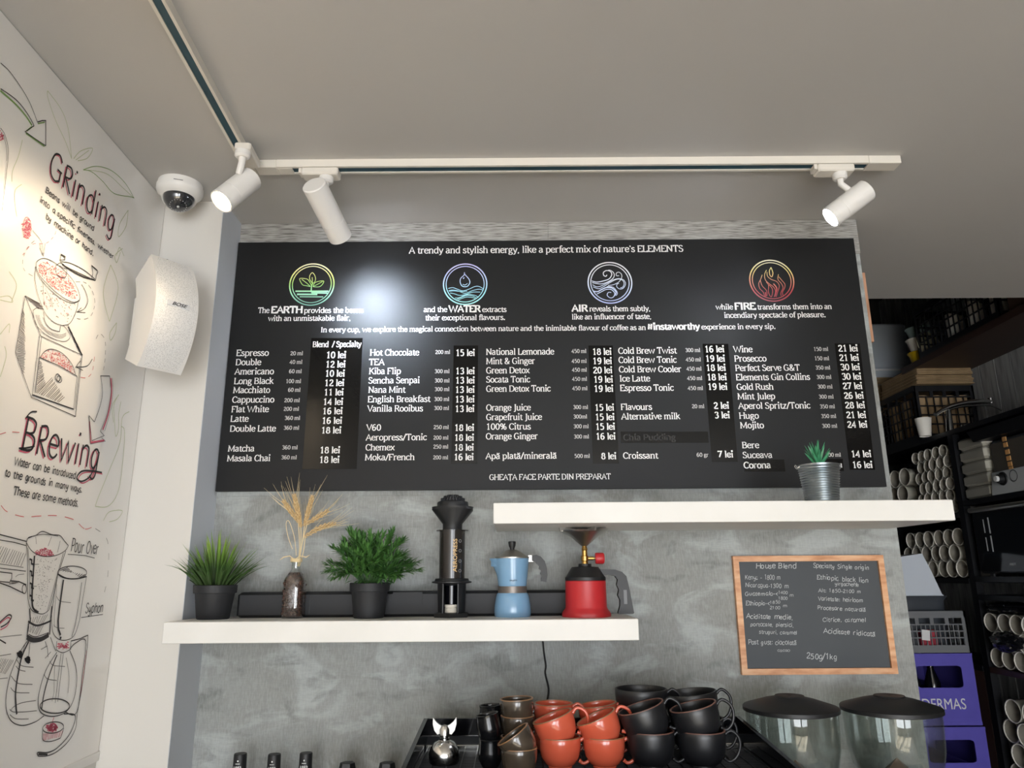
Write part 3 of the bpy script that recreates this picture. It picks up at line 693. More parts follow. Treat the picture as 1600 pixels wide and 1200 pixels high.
# pink arrow
CROP[:] = [0, 400, 3]
ln('k_black', .9, (468, 562), (512, 562)); dr('k_black', .9, [(470, 562), (478, 640), (466, 705), (440, 778)]); ln('k_black', .9, (440, 778), (415, 748), (428, 866), (486, 842), (468, 822))
dr('k_black', .8, [(512, 562), (518, 640), (500, 740), (468, 822)]); dr('k_pink', 2.6, [(519, 572), (521, 650), (506, 740), (480, 815)]); dr('k_black', .6, [(524, 572), (526, 650), (512, 740), (488, 820)])
ln('k_pink', 2.4, (418, 775), (424, 874), (488, 864)); ln('k_black', .7, (414, 752), (422, 880), (492, 868), (474, 852))
dashes('k_red', 1, [(-10, 838), (40, 825), (100, 828)], 30, 24)
CROP[:] = [0, 600, 5.4545]
for P in ([(1010, 90), (970, 180), (975, 320), (985, 445), (1010, 380), (1010, 260), (1030, 150)], [(1100, 235), (1040, 290), (1020, 500), (920, 760), (820, 1010), (830, 1045), (930, 1035), (1010, 900), (1050, 600), (1060, 400), (1030, 360)], [(880, 1165), (930, 1090), (1040, 1080), (1000, 1150), (930, 1175)]):
    dr('k_pale', .9, P)
dashes('k_red', 1, [(5, 1035), (60, 1090), (200, 1132), (330, 1125), (480, 1122), (610, 1150), (700, 1200)], 75, 55)
CROP[:] = [0, 810, 6]
dashes('k_red', .9, [(735, 50), (795, 100), (860, 82)], 60, 8); dashes('k_grey', .7, [(890, 95), (985, 170), (1015, 300), (1005, 550), (960, 750)], 50, 70)
# pour-over jug
dr('k_black', 1.1, [(240, 225), (262, 180), (330, 160), (390, 122), (480, 152), (555, 160), (598, 210), (636, 255)]); dr('k_black', .8, [(250, 190), (330, 160), (420, 150), (540, 165)])
dr('k_black', 1, [(240, 225), (288, 300), (360, 345), (450, 358), (540, 340), (608, 300), (636, 255)])
dr('k_black', 1, [(240, 235), (256, 400), (254, 600), (258, 760), (285, 850), (335, 885), (400, 895), (450, 862)]); ln('k_black', .9, (612, 305), (540, 520), (490, 740), (452, 862)); ln('k_black', .8, (588, 325), (440, 862))
ln('k_black', .7, (256, 275), (275, 480), (272, 760))
dr('k_black', 2.8, [(318, 350), (308, 500), (296, 700), (298, 810), (315, 855), (355, 882)])
for yy in (380, 490, 605, 720): ln('k_black', 2.2, (272, yy), (292, yy+10), (290, yy+45), (312, yy+52))
ln('k_grey', .7, (300, 432), (360, 430)); ln('k_grey', .7, (300, 636), (340, 636)); ln('k_grey', .7, (330, 170), (336, 240)); ln('k_grey', .7, (480, 170), (445, 260)); ln('k_grey', .7, (560, 210), (535, 320))
specks('k_pink', 1, [(310, 335), (350, 295), (405, 275), (470, 295), (515, 335), (430, 355)], 150, 12); specks('k_grey', .9, [(330, 380), (540, 370), (480, 600), (420, 860), (330, 850)], 130, 6)
ln('k_black', 2, (272, 845), (280, 960), (262, 990), (248, 1112)); ln('k_black', 2, (482, 822), (468, 960), (460, 1090)); dr('k_black', 2.4, [(258, 965), (330, 1003), (400, 990), (475, 958)])
dr('k_black', 6, [(248, 1112), (300, 1140), (380, 1132), (452, 1092)]); hatch('k_grey', .8, (270, 1010), (400, 1000), (260, 1060), (350, 1095), 9, 6)
hatch('k_grey', .8, (290, 930), (440, 900), (280, 975), (400, 985), 8, 6); dr('k_black', 1, [(262, 1085), (330, 1110), (450, 1070)])
# portafilter at the left edge
ln('k_black', 1.4, (-20, 148), (240, 215)); ln('k_black', 1.1, (-20, 200), (130, 225), (238, 255)); ln('k_black', 1, (-20, 465), (236, 495)); ln('k_grey', .9, (-20, 425), (215, 460))
hatch('k_grey', .9, (10, 260), (235, 330), (-60, 400), (190, 450), 12, 6)
ln('k_black', 1.2, (-20, 500), (106, 515), (104, 560), (84, 600), (-20, 590)); ln('k_black', 1.4, (88, 585), (170, 592), (240, 622)); dr('k_black', 1.2, ell(222, 662, 20, 42, n=16)); ln('k_black', 1.4, (-20, 600), (90, 640), (212, 700)); hatch('k_grey', .8, (90, 590), (170, 600), (80, 620), (120, 612), 8, 3)
dr('k_grey', .7, [(140, 550), (170, 528), (222, 522)])
dr('k_black', 1.8, [(0, 1020), (60, 985), (102, 925), (80, 903), (40, 930), (-20, 985)]); dr('k_pink', 1.4, [(0, 1045), (60, 1010), (90, 950), (70, 930), (20, 965), (-20, 1000)]); ln('k_grey', .8, (-20, 1115), (200, 1092)); ln('k_black', 1.5, (-20, 1130), (50, 1172))
# syphon
dr('k_black', 1.1, ell(672, 508, 136, 60, n=24)); hatch('k_black', .9, (560, 490), (790, 525), (630, 460), (740, 560), 11, 4); dr('k_black', 1.6, [(535, 520), (620, 562), (720, 565), (808, 545)])
ln('k_black', .9, (537, 530), (500, 740), (478, 900)); dr('k_black', .9, [(478, 900), (488, 1060), (550, 1135), (640, 1135), (700, 1080), (742, 950)]); ln('k_black', .9, (742, 950), (770, 760), (806, 545))
ln('k_black', 3, (590, 575), (572, 700), (550, 860), (540, 960), (543, 1040), (562, 1095)); ln('k_black', 3, (555, 1120), (570, 1122)); ln('k_black', .9, (762, 600), (735, 800), (700, 1000), (668, 1110)); ln('k_grey', .7, (530, 620), (505, 900), (505, 1020))
dr('k_grey', .7, [(525, 730), (560, 775), (660, 790)]); dr('k_grey', .7, [(500, 1000), (530, 1025), (600, 1030)])
CROP[:] = [0, 980, 5.4545]
dr('k_black', 1.1, [(235, 110), (172, 200), (92, 380), (50, 560), (48, 700), (92, 800), (180, 838), (290, 810), (370, 755)]); dr('k_grey', .9, [(380, 120), (400, 180), (405, 255)]); ln('k_black', .9, (425, 85), (470, 205))
dr('k_black', 2.6, [(240, 120), (182, 250), (150, 400), (128, 550), (130, 650), (138, 742)])
for P in ([(140, 280), (180, 328), (282, 342)], [(130, 330), (160, 362), (212, 376)], [(90, 415), (150, 478), (272, 488)], [(86, 515), (130, 555), (246, 560)], [(78, 700), (110, 722), (200, 722), (310, 712)], [(85, 715), (110, 680), (180, 645), (302, 625)], [(80, 745), (130, 780), (240, 782)], [(345, 190), (400, 160)], [(380, 265), (430, 210)]):
    dr('k_grey', .9, P)
for cx_, cy_ in ((165, 230), (232, 277)):
    specks('k_black', 1.6, ell(cx_, cy_, 17, 25, n=12), 60, 12); dr('k_black', 1, ell(cx_, cy_, 18, 27, n=14))
ln('k_black', .9, (252, 130), (238, 250)); ln('k_black', .9, (205, 150), (190, 210))
dr('k_black', 1.1, [(478, 215), (385, 370), (328, 560), (325, 690), (370, 745), (460, 760), (560, 720), (622, 620), (650, 470), (640, 330), (590, 200)])
dr('k_black', 1.4, ell(462, 672, 125, 62, n=24)); ln('k_black', .8, (515, 225), (465, 645)); ln('k_black', .8, (535, 225), (487, 635)); ln('k_grey', .7, (462, 330), (455, 560), (440, 630))
ln('k_black', .9, (480, 118), (473, 195)); ln('k_black', .9, (600, 118), (598, 190)); dr('k_black', .9, [(473, 192), (530, 218), (598, 188)]); specks('k_pink', 1.2, [(495, 135), (570, 125), (575, 175), (500, 180)], 40, 18)
dr('k_black', 2, [(482, 235), (425, 380), (372, 560), (350, 700)]); dr('k_grey', .8, [(420, 290), (450, 325), (550, 335)]); dr('k_grey', .8, [(370, 400), (400, 440), (480, 455)]); dr('k_grey', .8, [(560, 260), (585, 420), (575, 560)])
ln('k_black', 1.2, (600, 118), (680, 98), (745, 68)); dr('k_black', 1, [(745, 68), (738, 180), (700, 480), (655, 735), (640, 860), (580, 970), (482, 1060), (400, 1096), (322, 1100)])
dr('k_black', 1.2, [(592, 185), (640, 135), (725, 115), (700, 380), (650, 725), (550, 722)]); dr('k_black', 1.4, [(322, 1100), (316, 1068), (400, 1068), (482, 1030), (580, 925), (628, 820), (630, 745), (540, 740)]); ln('k_black', 2.2, (322, 1082), (400, 1085))
ln('k_red', .7, (735, 200), (680, 600))
dr('k_black', 1.1, ell(448, 855, 90, 47, n=20, rot=-8)); specks('k_pink', 1.6, ell(440, 850, 45, 34, n=10), 110, 16); dr('k_black', 1, [(358, 880), (360, 960), (420, 975), (500, 950), (518, 925), (540, 860)]); hatch('k_pink', .8, (368, 905), (530, 880), (370, 965), (515, 935), 14, 2)
ln('k_pink', 1.2, (455, 770), (445, 805)); hatch('k_grey', .8, (10, 265), (110, 280), (-40, 380), (40, 400), 8, 4); ln('k_grey', .8, (-10, 440), (60, 432)); ln('k_grey', .8, (-10, 245), (90, 228))
for col, p_ in WP.items():
    marks(p_.mb.build({'k_pale': 'leaf_sketches', 'k_green': 'green_marker_lines', 'k_pink': 'pink_marker_lines', 'k_red': 'red_marker_lines', 'k_grey': 'hatching', 'k_black': 'black_marker_lines'}[col], col, mp, world=True))
# ================================================================ MENU BOARD
YB = -.018
bx0, bx1, bz0, bz1 = -.7352, .9267, 1.8055, 2.475
board = empty('menu_board', ((bx0+bx1)/2, -.009, bz0), 'large black menu board with white price list and four round element emblems', 'menu board')
MB().box((bx0, YB, bz0), (bx1, -.0062, bz1)).build('panel', 'board', board, world=True)
def bp(px, py):
    P = atY(px, py, YB); return (P.x, P.z)
def newpen(lift=.0006): 
    p = Pen(lambda v: Vector((v[0], YB, v[1])), (0, -1, 0), lift); return p
def bt(pen, t, x0, x1, y, cap=9.2, **k):
    a = bp(x0, y); b = bp(x1, y); c = bp(x0, y-cap)
    puttext(pen, t, a[0], b[0], a[1], (c[1]-a[1])/.7, **k)
hd = newpen()
bt(hd, "A trendy and stylish energy, like a perfect mix of nature's ELEMENTS", 639, 1068, 396, 9.4)
bt(hd, 'The', 403, 421, 489, 8); bt(hd, 'EARTH', 423.5, 473, 489, 9.6, bold=True); bt(hd, 'provides the beans', 475, 568, 489, 7.6, weight=.12); bt(hd, 'with an unmistakable flair,', 419, 548, 501.5, 7.6, weight=.12)
bt(hd, 'and the', 662, 699, 487.5, 7.6, weight=.12); bt(hd, 'WATER', 701, 751, 487.5, 9.6, bold=True); bt(hd, 'extracts', 753.5, 791.5, 487.5, 7.6, weight=.12); bt(hd, 'their exceptional flavours.', 664.5, 789.5, 500.5, 7.6, weight=.12)
bt(hd, 'AIR', 893.5, 918.5, 486.5, 9.6, bold=True); bt(hd, 'reveals them subtly,', 921, 1016.5, 486.5, 7.6, weight=.12); bt(hd, 'like an influencer of taste,', 893.5, 1018, 499, 7.6, weight=.12)
bt(hd, 'while', 1118.5, 1145.5, 483.5, 7.6, weight=.12); bt(hd, 'FIRE', 1148, 1181, 483.5, 9.8, bold=True); bt(hd, 'transforms them into an', 1183.5, 1300, 483.5, 7.6, weight=.12); bt(hd, 'incendiary spectacle of pleasure.', 1131.5, 1290.5, 496.5, 7.6, weight=.12)
bt(hd, 'In every cup, we explore the magical connection between nature and the inimitable flavour of coffee as an', 501, 1009.5, 519, 7.3)
bt(hd, '#instaworthy', 1011.5, 1093.5, 515, 9, bold=True); bt(hd, 'experience in every sip.', 1096, 1212, 514.5, 7.3)
bt(hd, 'GHEAȚA FACE PARTE DIN PREPARAT', 764.5, 954.5, 749.8, 8.2)
marks(hd.mb.build('heading_lettering', 'ink', board, world=True))
items = [
 [('Espresso', 369, 420, 556), ('Double', 368, 408, 570.5), ('Americano', 366.5, 428, 585), ('Long Black', 365.5, 427.5, 600), ('Macchiato', 364, 422, 614), ('Cappuccino', 362.5, 428.5, 629), ('Flat White', 361.5, 420, 644), ('Latte', 360, 388.5, 658.8), ('Double Latte', 359, 431, 674.3), ('Matcha', 356, 397.5, 705.3), ('Masala Chai', 354.5, 422.5, 720.6)],
 [('Hot Chocolate', 578, 655, 555.5), ('TEA', 576.5, 600.5, 570.3), ('Kiba Flip', 576.5, 626.5, 584.5), ('Sencha Senpai', 575.5, 656, 599), ('Nana Mint', 575.5, 633.5, 613.6), ('English Breakfast', 574.5, 672.5, 628.4), ('Vanilla Rooibus', 574, 661, 643), ('V60', 572.5, 595.5, 672.6), ('Aeropress/Tonic', 571.5, 667, 688), ('Chemex', 571, 616.5, 703.6), ('Moka/French', 570, 648, 719)],
 [('National Lemonade', 759.5, 866, 554.3), ('Mint & Ginger', 759.5, 836, 568.8), ('Green Detox', 759.5, 827.5, 583.3), ('Socata Tonic', 759.5, 828.5, 597.5), ('Green Detox Tonic', 759.5, 860.5, 612), ('Orange Juice', 759.5, 829.5, 641.5), ('Grapefruit Juice', 759.5, 847, 656.3), ('100% Citrus', 759.5, 829.5, 671.2), ('Orange Ginger', 759, 840.5, 686.3), ('Apă plată/minerală', 758.8, 870, 717)],
 [('Cold Brew Twist', 966, 1057.5, 552.6), ('Cold Brew Tonic', 966.5, 1057.5, 567), ('Cold Brew Cooler', 967, 1065, 581.7), ('Ice Latte', 968, 1016, 596), ('Espresso Tonic', 968.8, 1053, 610.7), ('Flavours', 970, 1019, 640.4), ('Alternative milk', 970.8, 1063, 655.2), ('Croissant', 973.5, 1028.5, 716.4)],
 [('Wine', 1146, 1176, 550.3), ('Prosecco', 1147.5, 1198, 564.8), ('Perfect Serve G&T', 1149, 1250, 579.5), ('Elements Gin Collins', 1150, 1266, 594), ('Gold Rush', 1151, 1209, 609), ('Mint Julep', 1152.5, 1211.5, 623.8), ('Aperol Spritz/Tonic', 1153.8, 1266.5, 638.6), ('Hugo', 1155, 1186, 654), ('Mojito', 1156.5, 1194, 669), ('Bere', 1159.5, 1186.5, 700), ('Suceava', 1160.5, 1207, 715.5)]]
sizes = [
 [('20 ml', 453.5, 473.5, 555), ('40 ml', 452.5, 472.5, 568.5), ('60 ml', 451.5, 471.5, 583), ('100 ml', 446.5, 470.5, 598.5), ('60 ml', 450, 469.5, 612), ('200 ml', 444, 468.5, 628.3), ('200 ml', 443, 467.3, 641.8), ('360 ml', 444.5, 469, 656), ('360 ml', 443, 467.5, 671.3), ('360 ml', 440.5, 465.2, 702), ('360 ml', 439.3, 463.7, 717.5)],
 [('200 ml', 680, 703.5, 553), ('300 ml', 679, 702.5, 583), ('300 ml', 679, 702.5, 597.5), ('300 ml', 679, 702.3, 611), ('300 ml', 678.3, 702, 626.5), ('300 ml', 678, 701.7, 640.5), ('250 ml', 677.3, 701.3, 670.3), ('200 ml', 677, 700.8, 686.7), ('250 ml', 676.8, 700.6, 700.8), ('200 ml', 676.5, 700.4, 717.6)],
 [('450 ml', 893, 916.3, 551.5), ('450 ml', 893.3, 916.7, 567), ('450 ml', 893.8, 917, 580.7), ('450 ml', 894, 917.4, 595), ('450 ml', 894.3, 918, 609.6), ('300 ml', 895.5, 919, 639), ('300ml', 895.8, 917.5, 653.8), ('300 ml', 896, 920, 669), ('300 ml', 896.4, 920.5, 685), ('500 ml', 897.5, 921.8, 715.3)],
 [('300 ml', 1070.7, 1094.3, 550), ('450 ml', 1071.7, 1095.3, 564.6), ('450 ml', 1072.8, 1096.4, 579), ('450 ml', 1073.8, 1097.4, 593.8), ('450 ml', 1074.8, 1098.6, 609.3), ('20 ml', 1081, 1100.7, 637.7), ('60 gr', 1088.5, 1107.3, 713.5)],
 [('150 ml', 1271.3, 1294.3, 548.3), ('150 ml', 1272.7, 1295.7, 562.8), ('350 ml', 1274.2, 1297.5, 577.3), ('300 ml', 1275.8, 1299.2, 592), ('300 ml', 1277.5, 1301, 607), ('300 ml', 1279.3, 1302.7, 622.7), ('350 ml', 1281, 1304.7, 638), ('350 ml', 1283, 1306.7, 653), ('300 ml', 1284.5, 1308.3, 668.3), ('500 ml', 1290, 1314, 713.5)]]
pi = newpen(); ps = newpen()
for col in items:
    for t, x0, x1, y in col: bt(pi, t, x0, x1, y, 9)
for col in sizes:
    for t, x0, x1, y in col: bt(ps, t, x0, x1, y, 5.6, weight=.13)
marks(pi.mb.build('item_lettering', 'ink', board, world=True)); marks(ps.mb.build('size_lettering', 'ink_dim', board, world=True))
strips = [
 ([(486.7, 528.3), (566.7, 528.3), (557.3, 732.7), (472.3, 733)], [('Blend  / Specialty', 488.5, 564.5, 542.3, 8.2), ('10 lei', 509.5, 541, 559.5), ('12 lei', 508.5, 540, 574), ('10 lei', 507.7, 539, 588.3), ('12 lei', 506.8, 538, 603), ('11 lei', 506, 537, 617.6), ('14 lei', 504.5, 536.3, 632.5), ('16 lei', 503.5, 535.5, 647), ('16 lei', 502.7, 534.7, 662), ('18 lei', 501.7, 533.4, 677), ('18 lei', 499.5, 531.5, 708), ('18 lei', 498.6, 530.6, 723)]),
 ([(709, 540), (747, 540), (745.7, 724.3), (705, 724.3)], [('15 lei', 711.8, 742.2, 556), ('13 lei', 711.6, 742, 584.5), ('13 lei', 711.5, 742, 599), ('13 lei', 711, 741.8, 613.6), ('13 lei', 711, 741.7, 628.6), ('13 lei', 710.8, 741.5, 643.5), ('18 lei', 710, 741, 673), ('18 lei', 709.8, 740.8, 688.5), ('18 lei', 709.5, 740.5, 703.8), ('16 lei', 709, 740.3, 718.8)]),
 ([(919.3, 540), (957.3, 540), (967.3, 724.3), (926.7, 724.3)], [('18 lei', 925.5, 955.8, 554.3), ('19 lei', 926, 956.4, 568.8), ('20 lei', 926.5, 957, 583.2), ('19 lei', 927.4, 958, 597.6), ('19 lei', 928, 958.6, 612), ('15 lei', 929.2, 959.8, 641.5), ('15 lei', 929.8, 960.4, 656.3), ('15 lei', 930.4, 961.2, 671.3), ('16 lei', 931, 962, 686.5), ('8 lei', 939.3, 963.3, 717.3)]),
 ([(1097.7, 537.3), (1137.7, 537.3), (1152.7, 721.7), (1112.3, 721.7)], [('16 lei', 1101, 1132, 550.3), ('19 lei', 1102.2, 1133.2, 565), ('18 lei', 1103.3, 1134.3, 579.3), ('18 lei', 1104.6, 1135.8, 594), ('19 lei', 1105.8, 1136.8, 608.9), ('2 lei', 1115, 1139.5, 638.5), ('3 lei', 1116.3, 1140.7, 653.3), ('7 lei', 1121.5, 1146, 714.5)]),
 ([(1304, 536.7), (1343.3, 536.7), (1367.3, 734), (1327.7, 734)], [('21 lei', 1309.7, 1340.8, 549), ('21 lei', 1311.5, 1342.5, 563.7), ('30 lei', 1313.3, 1344.2, 578.3), ('30 lei', 1315.3, 1346.2, 593), ('27 lei', 1316.8, 1347.8, 607.8), ('26 lei', 1318.7, 1350, 622.8), ('28 lei', 1320.5, 1352, 637.8), ('21 lei', 1322.3, 1353.7, 653), ('24 lei', 1323.8, 1355.7, 668), ('14 lei', 1330, 1361.7, 714), ('16 lei', 1331.8, 1363.8, 731)]),
 ([(1161.7, 718.3), (1225, 718), (1227, 736.7), (1163.3, 736.7)], [('Corona', 1162, 1204.5, 731.5)]),
 ([(1286, 717), (1316.7, 716.7), (1318.5, 736), (1287.5, 736)], [('330 ml', 1291.5, 1316, 730.5, 5.6)]),
 ([(969.7, 674.5), (1106, 674.5), (1107.3, 691.8), (970.3, 692)], [])]
for q, tx in strips:
    Q = [bp(*p) for p in q]; n = 4
    x0 = min(p[0] for p in Q); s = MB()
    s.add([(p[0], YB, p[1]) for p in Q]+[(p[0], YB-.0005, p[1]) for p in Q], [(0, 1, 2, 3), (7, 6, 5, 4), (0, 4, 5, 1), (1, 5, 6, 2), (2, 6, 7, 3), (3, 7, 4, 0)])
    so = s.build('price_tape', 'strip', board, world=True)
    pn = newpen(.0009)
    for r in tx: bt(pn, r[0], r[1], r[2], r[3], r[4] if len(r) > 4 else 9.2, weight=.14)
    if pn.mb.v: marks(pn.mb.build('lettering', 'ink', so, world=True))
pn = newpen(.0008); bt(pn, 'Chia Pudding', 974, 1056, 688, 9); marks(pn.mb.build('lettering', 'ink_ghost', so, world=True))
dv = MB()
for a, b in (((753.5, 540), (750.5, 728)), ((1150, 540), (1168, 700)), ((569, 530), (560, 733))):
    A, B = bp(*a), bp(*b); dv.box((A[0]-.0004, YB-.0002, min(A[1], B[1])), (A[0]+.0004, YB+.0005, max(A[1], B[1])))
# emblems
def emblem(name, cx, cy, R, crop, strokes, stops, w=.9):
    c = bp(cx, cy); r = bp(cx+R, cy)[0]-c[0]; pen = newpen(); pm = ppm(atY(cx, cy, YB))
    for k, ww in ((1, 1.9), (.88, 1.3)): pen.stroke(E(c[0], c[1], r*k*.985, r*k*.985, 0, 360, 64), ww/pm)
    for s_ in strokes:
        ww = w
        if isinstance(s_, tuple): ww, s_ = s_
        pts = [tuple(v)[:2] for v in smoothpts([(a, b, 0) for a, b in s_], 5)] if len(s_) > 2 else s_
        pen.stroke([bp(crop[0]+x/12, crop[1]+y/12) for x, y in pts], ww/pm*1.05)
    marks(pen.mb.build(name, ramp_z(name+'_print', c[1]-r, c[1]+r, stops), board, world=True))
leaf = lambda a, b, c, d: [a, b, c, d]
emblem('earth_emblem', 487.3, 444.5, 35, (440, 400), [
 [(565, 560), (500, 450), (430, 425), (342, 425), (360, 490), (400, 545), (470, 560), (545, 575)], [(380, 440), (460, 500), (540, 570)],
 [(575, 510), (530, 440), (530, 370), (575, 315), (620, 360), (638, 430), (620, 490), (575, 520)], [(575, 400), (580, 520)],
 [(590, 575), (620, 510), (690, 478), (790, 472), (760, 540), (700, 580), (590, 578)], [(600, 570), (680, 530), (770, 480)],
 (1.6, [(580, 510), (560, 590), (556, 680)]), (2.2, [(260, 662), (880, 662)]), (2.4, [(560, 690), (860, 696)]), (2.6, [(290, 720), (670, 722)]), (1.4, [(340, 765), (780, 768)])],
 [(0, '#6f9f92'), (.3, '#9fd8b8'), (.5, '#9fd070'), (.75, '#e6e08a'), (1, '#f1ebc4')])
emblem('water_emblem', 726.8, 444, 34.3, (680, 400), [
 (1.2, [(548, 305), (560, 350), (630, 430), (650, 500), (610, 565), (555, 578), (500, 560), (468, 490), (480, 420), (540, 360), (548, 305)]), [(515, 530), (560, 545), (605, 515)], (1.4, [(525, 430), (545, 405)]),
 [(245, 610), (330, 595), (420, 625), (520, 655), (640, 620), (740, 575), (820, 572), (900, 615)], [(250, 650), (330, 640), (430, 655), (560, 700), (700, 650), (820, 625), (895, 640)], [(260, 665), (340, 655), (470, 665), (600, 660)], [(280, 695), (360, 710), (460, 740), (580, 720), (700, 680), (845, 678)],
 [(370, 790), (460, 780), (560, 735), (660, 725), (760, 745), (810, 780)], [(400, 815), (480, 780), (600, 740), (700, 750), (775, 790)], [(430, 825), (520, 790), (600, 770), (700, 780), (745, 800)]],
 [(0, '#a8e6e2'), (.3, '#9fdcea'), (.6, '#b9cdf0'), (1, '#c9c3ee')])
emblem('air_emblem', 953, 441.8, 34.6, (905, 395), [
 (1.3, [(235, 530), (330, 550), (450, 530), (560, 490), (610, 410), (580, 350), (510, 335), (455, 370), (460, 425), (500, 442), (520, 415)]), (1.1, [(240, 560), (380, 585), (480, 570), (600, 510), (655, 440), (640, 370), (580, 330), (540, 330)]),
 [(250, 600), (330, 640), (420, 620), (540, 560), (640, 510), (740, 485), (830, 510), (868, 580), (830, 660), (760, 680), (705, 640), (710, 590), (745, 575)], [(260, 640), (360, 675), (450, 640), (560, 570), (700, 500), (800, 510), (840, 570), (820, 640), (770, 660)],
 [(540, 615), (640, 600), (740, 550), (795, 470), (790, 400), (740, 365), (695, 385), (700, 430), (745, 430)],
 (1.6, [(260, 720), (340, 730), (420, 690), (520, 650), (620, 665), (690, 740), (660, 810)]), (1.1, [(330, 775), (420, 730), (500, 690), (600, 690), (665, 760), (640, 830), (580, 845), (525, 800), (545, 745), (600, 745)]), [(520, 635), (640, 650), (715, 750), (690, 805)]],
 [(0, '#a9b2dd'), (.4, '#c8d4ea'), (.7, '#d9dce0'), (1, '#d5d2d6')])
emblem('fire_emblem', 1205.7, 438.5, 34.8, (1155, 390), [
 [(430, 475), (400, 560), (365, 640), (385, 730), (450, 800), (475, 880)], [(395, 580), (430, 680), (510, 770), (520, 870)], [(510, 385), (475, 470), (490, 570), (560, 640), (640, 700), (680, 780), (655, 890)], [(520, 420), (530, 500), (600, 560), (700, 600), (750, 680), (720, 790), (690, 890)],
 (1.2, [(595, 335), (565, 400), (575, 480), (610, 510), (630, 450), (620, 400), (595, 335)]), [(735, 465), (725, 560), (790, 640), (820, 720), (780, 810), (785, 870)], [(740, 510), (800, 580), (855, 650), (850, 720), (810, 800), (820, 860)],
 [(505, 610), (550, 670), (545, 780), (570, 860), (600, 890)], [(560, 660), (615, 730), (625, 800), (605, 890)], (1.6, [(640, 640), (700, 720), (690, 800), (665, 880)]), (1.4, [(490, 800), (500, 880)])],
 [(0, '#8f3f4a'), (.25, '#b04046'), (.5, '#d08a70'), (.75, '#e6d98a'), (1, '#efe9d2')])
# ================================================================ SHELVES, TRACKS, LAMPS
ZS1, ZS2, ST = 1.509, 1.7467, .043
o = MB().box((-.736, -.2233, ZS1-ST), (.263, -.0025, ZS1), bev=.0012).build('floating_shelf', 'shelf')
tag(o, 'long low white floating shelf holding plants and coffee makers', 'shelf')
o = MB().box((-.0402, -.2918, ZS2-ST), (.9224, -.0025, ZS2), bev=.0012).build('floating_shelf', 'shelf')
tag(o, 'upper white floating shelf under the menu board, only a small metal bucket on it', 'shelf')
def P3(p, e=0): return (p[0], p[1], p[2])
# track running along the menu wall
ty0, ty1, th = -.325, -.291, .019
XT = lambda y: -.592-.052*(y+.32)
tx0, tx1 = XT(-.31)+.001, .906
tr = empty('ceiling_track', (0, ty0, HC), 'white lamp track parallel to the menu wall, on the ceiling', 'lamp track')
def tb(a, b, n, m, bev=0): return MB().box(a, b, bev=bev).build(n, m, tr, world=True)
MB().box((tx0+.05, ty0, HC-th), (tx1-.075, ty0+.007, HC)).box((tx0+.05, ty1-.007, HC-th), (tx1-.075, ty1, HC)).box((tx0+.05, ty0+.007, HC-.004), (tx1-.075, ty1-.007, HC)).build('rail', 'track', tr, world=True)
tb((tx0+.05, ty0+.0072, HC-th+.002), (tx1-.075, ty1-.0072, HC-.0042), 'slot', 'slot')
tb((tx1-.0745, ty0-.0005, HC-th-.001), (tx1, ty1+.0005, HC), 'end_feed', 'track', .001)
tb((tx0, ty0-.0005, HC-th-.001), (tx0+.0495, ty1+.0005, HC), 'corner_cap', 'track', .001)
tb((tx0+.0505, ty0+.006, HC-th-.0008), (tx0+.085, ty1-.006, HC-th+.0015), 'plug', 'track')
# track running towards the photographer
A2 = math.atan(.052)
tr2 = empty('ceiling_track', (XT(-.35), -.35, HC), 'white lamp track running forward from the corner, parallel to the mural wall', 'lamp track', rot=(0, 0, A2))
yn, yf, w2 = -2.6, ty1+.35+.0005, .0275
MB().box((-w2, yn, -th), (-w2+.006, yf-.09, 0)).box((-.006, yn, -th), (0, yf-.09, 0)).box((-w2+.006, yn, -.004), (-.006, yf-.09, 0)).build('rail', 'track', tr2)
MB().box((-w2+.0062, yn, -th+.002), (-.0062, yf-.09, -.0042)).build('slot', 'slot', tr2)
MB().box((-w2-.001, yf-.0895, -th-.001), (0, yf, 0), bev=.001).build('corner_joint', 'track', tr2)
def lamp_dir(P, dx, dy, toward):
    """direction from its bearing in the view (dx right, dy up) and its lean towards the viewer"""
    v = (Vector(P)-CAM).normalized(); r = CR-v*CR.dot(v); r.normalize(); u = r.cross(v); u.normalize()
    if u.dot(CU) < 0: u = -u
    p = (r*dx+u*dy).normalized()*math.sqrt(1-toward**2)
    return p-v*toward
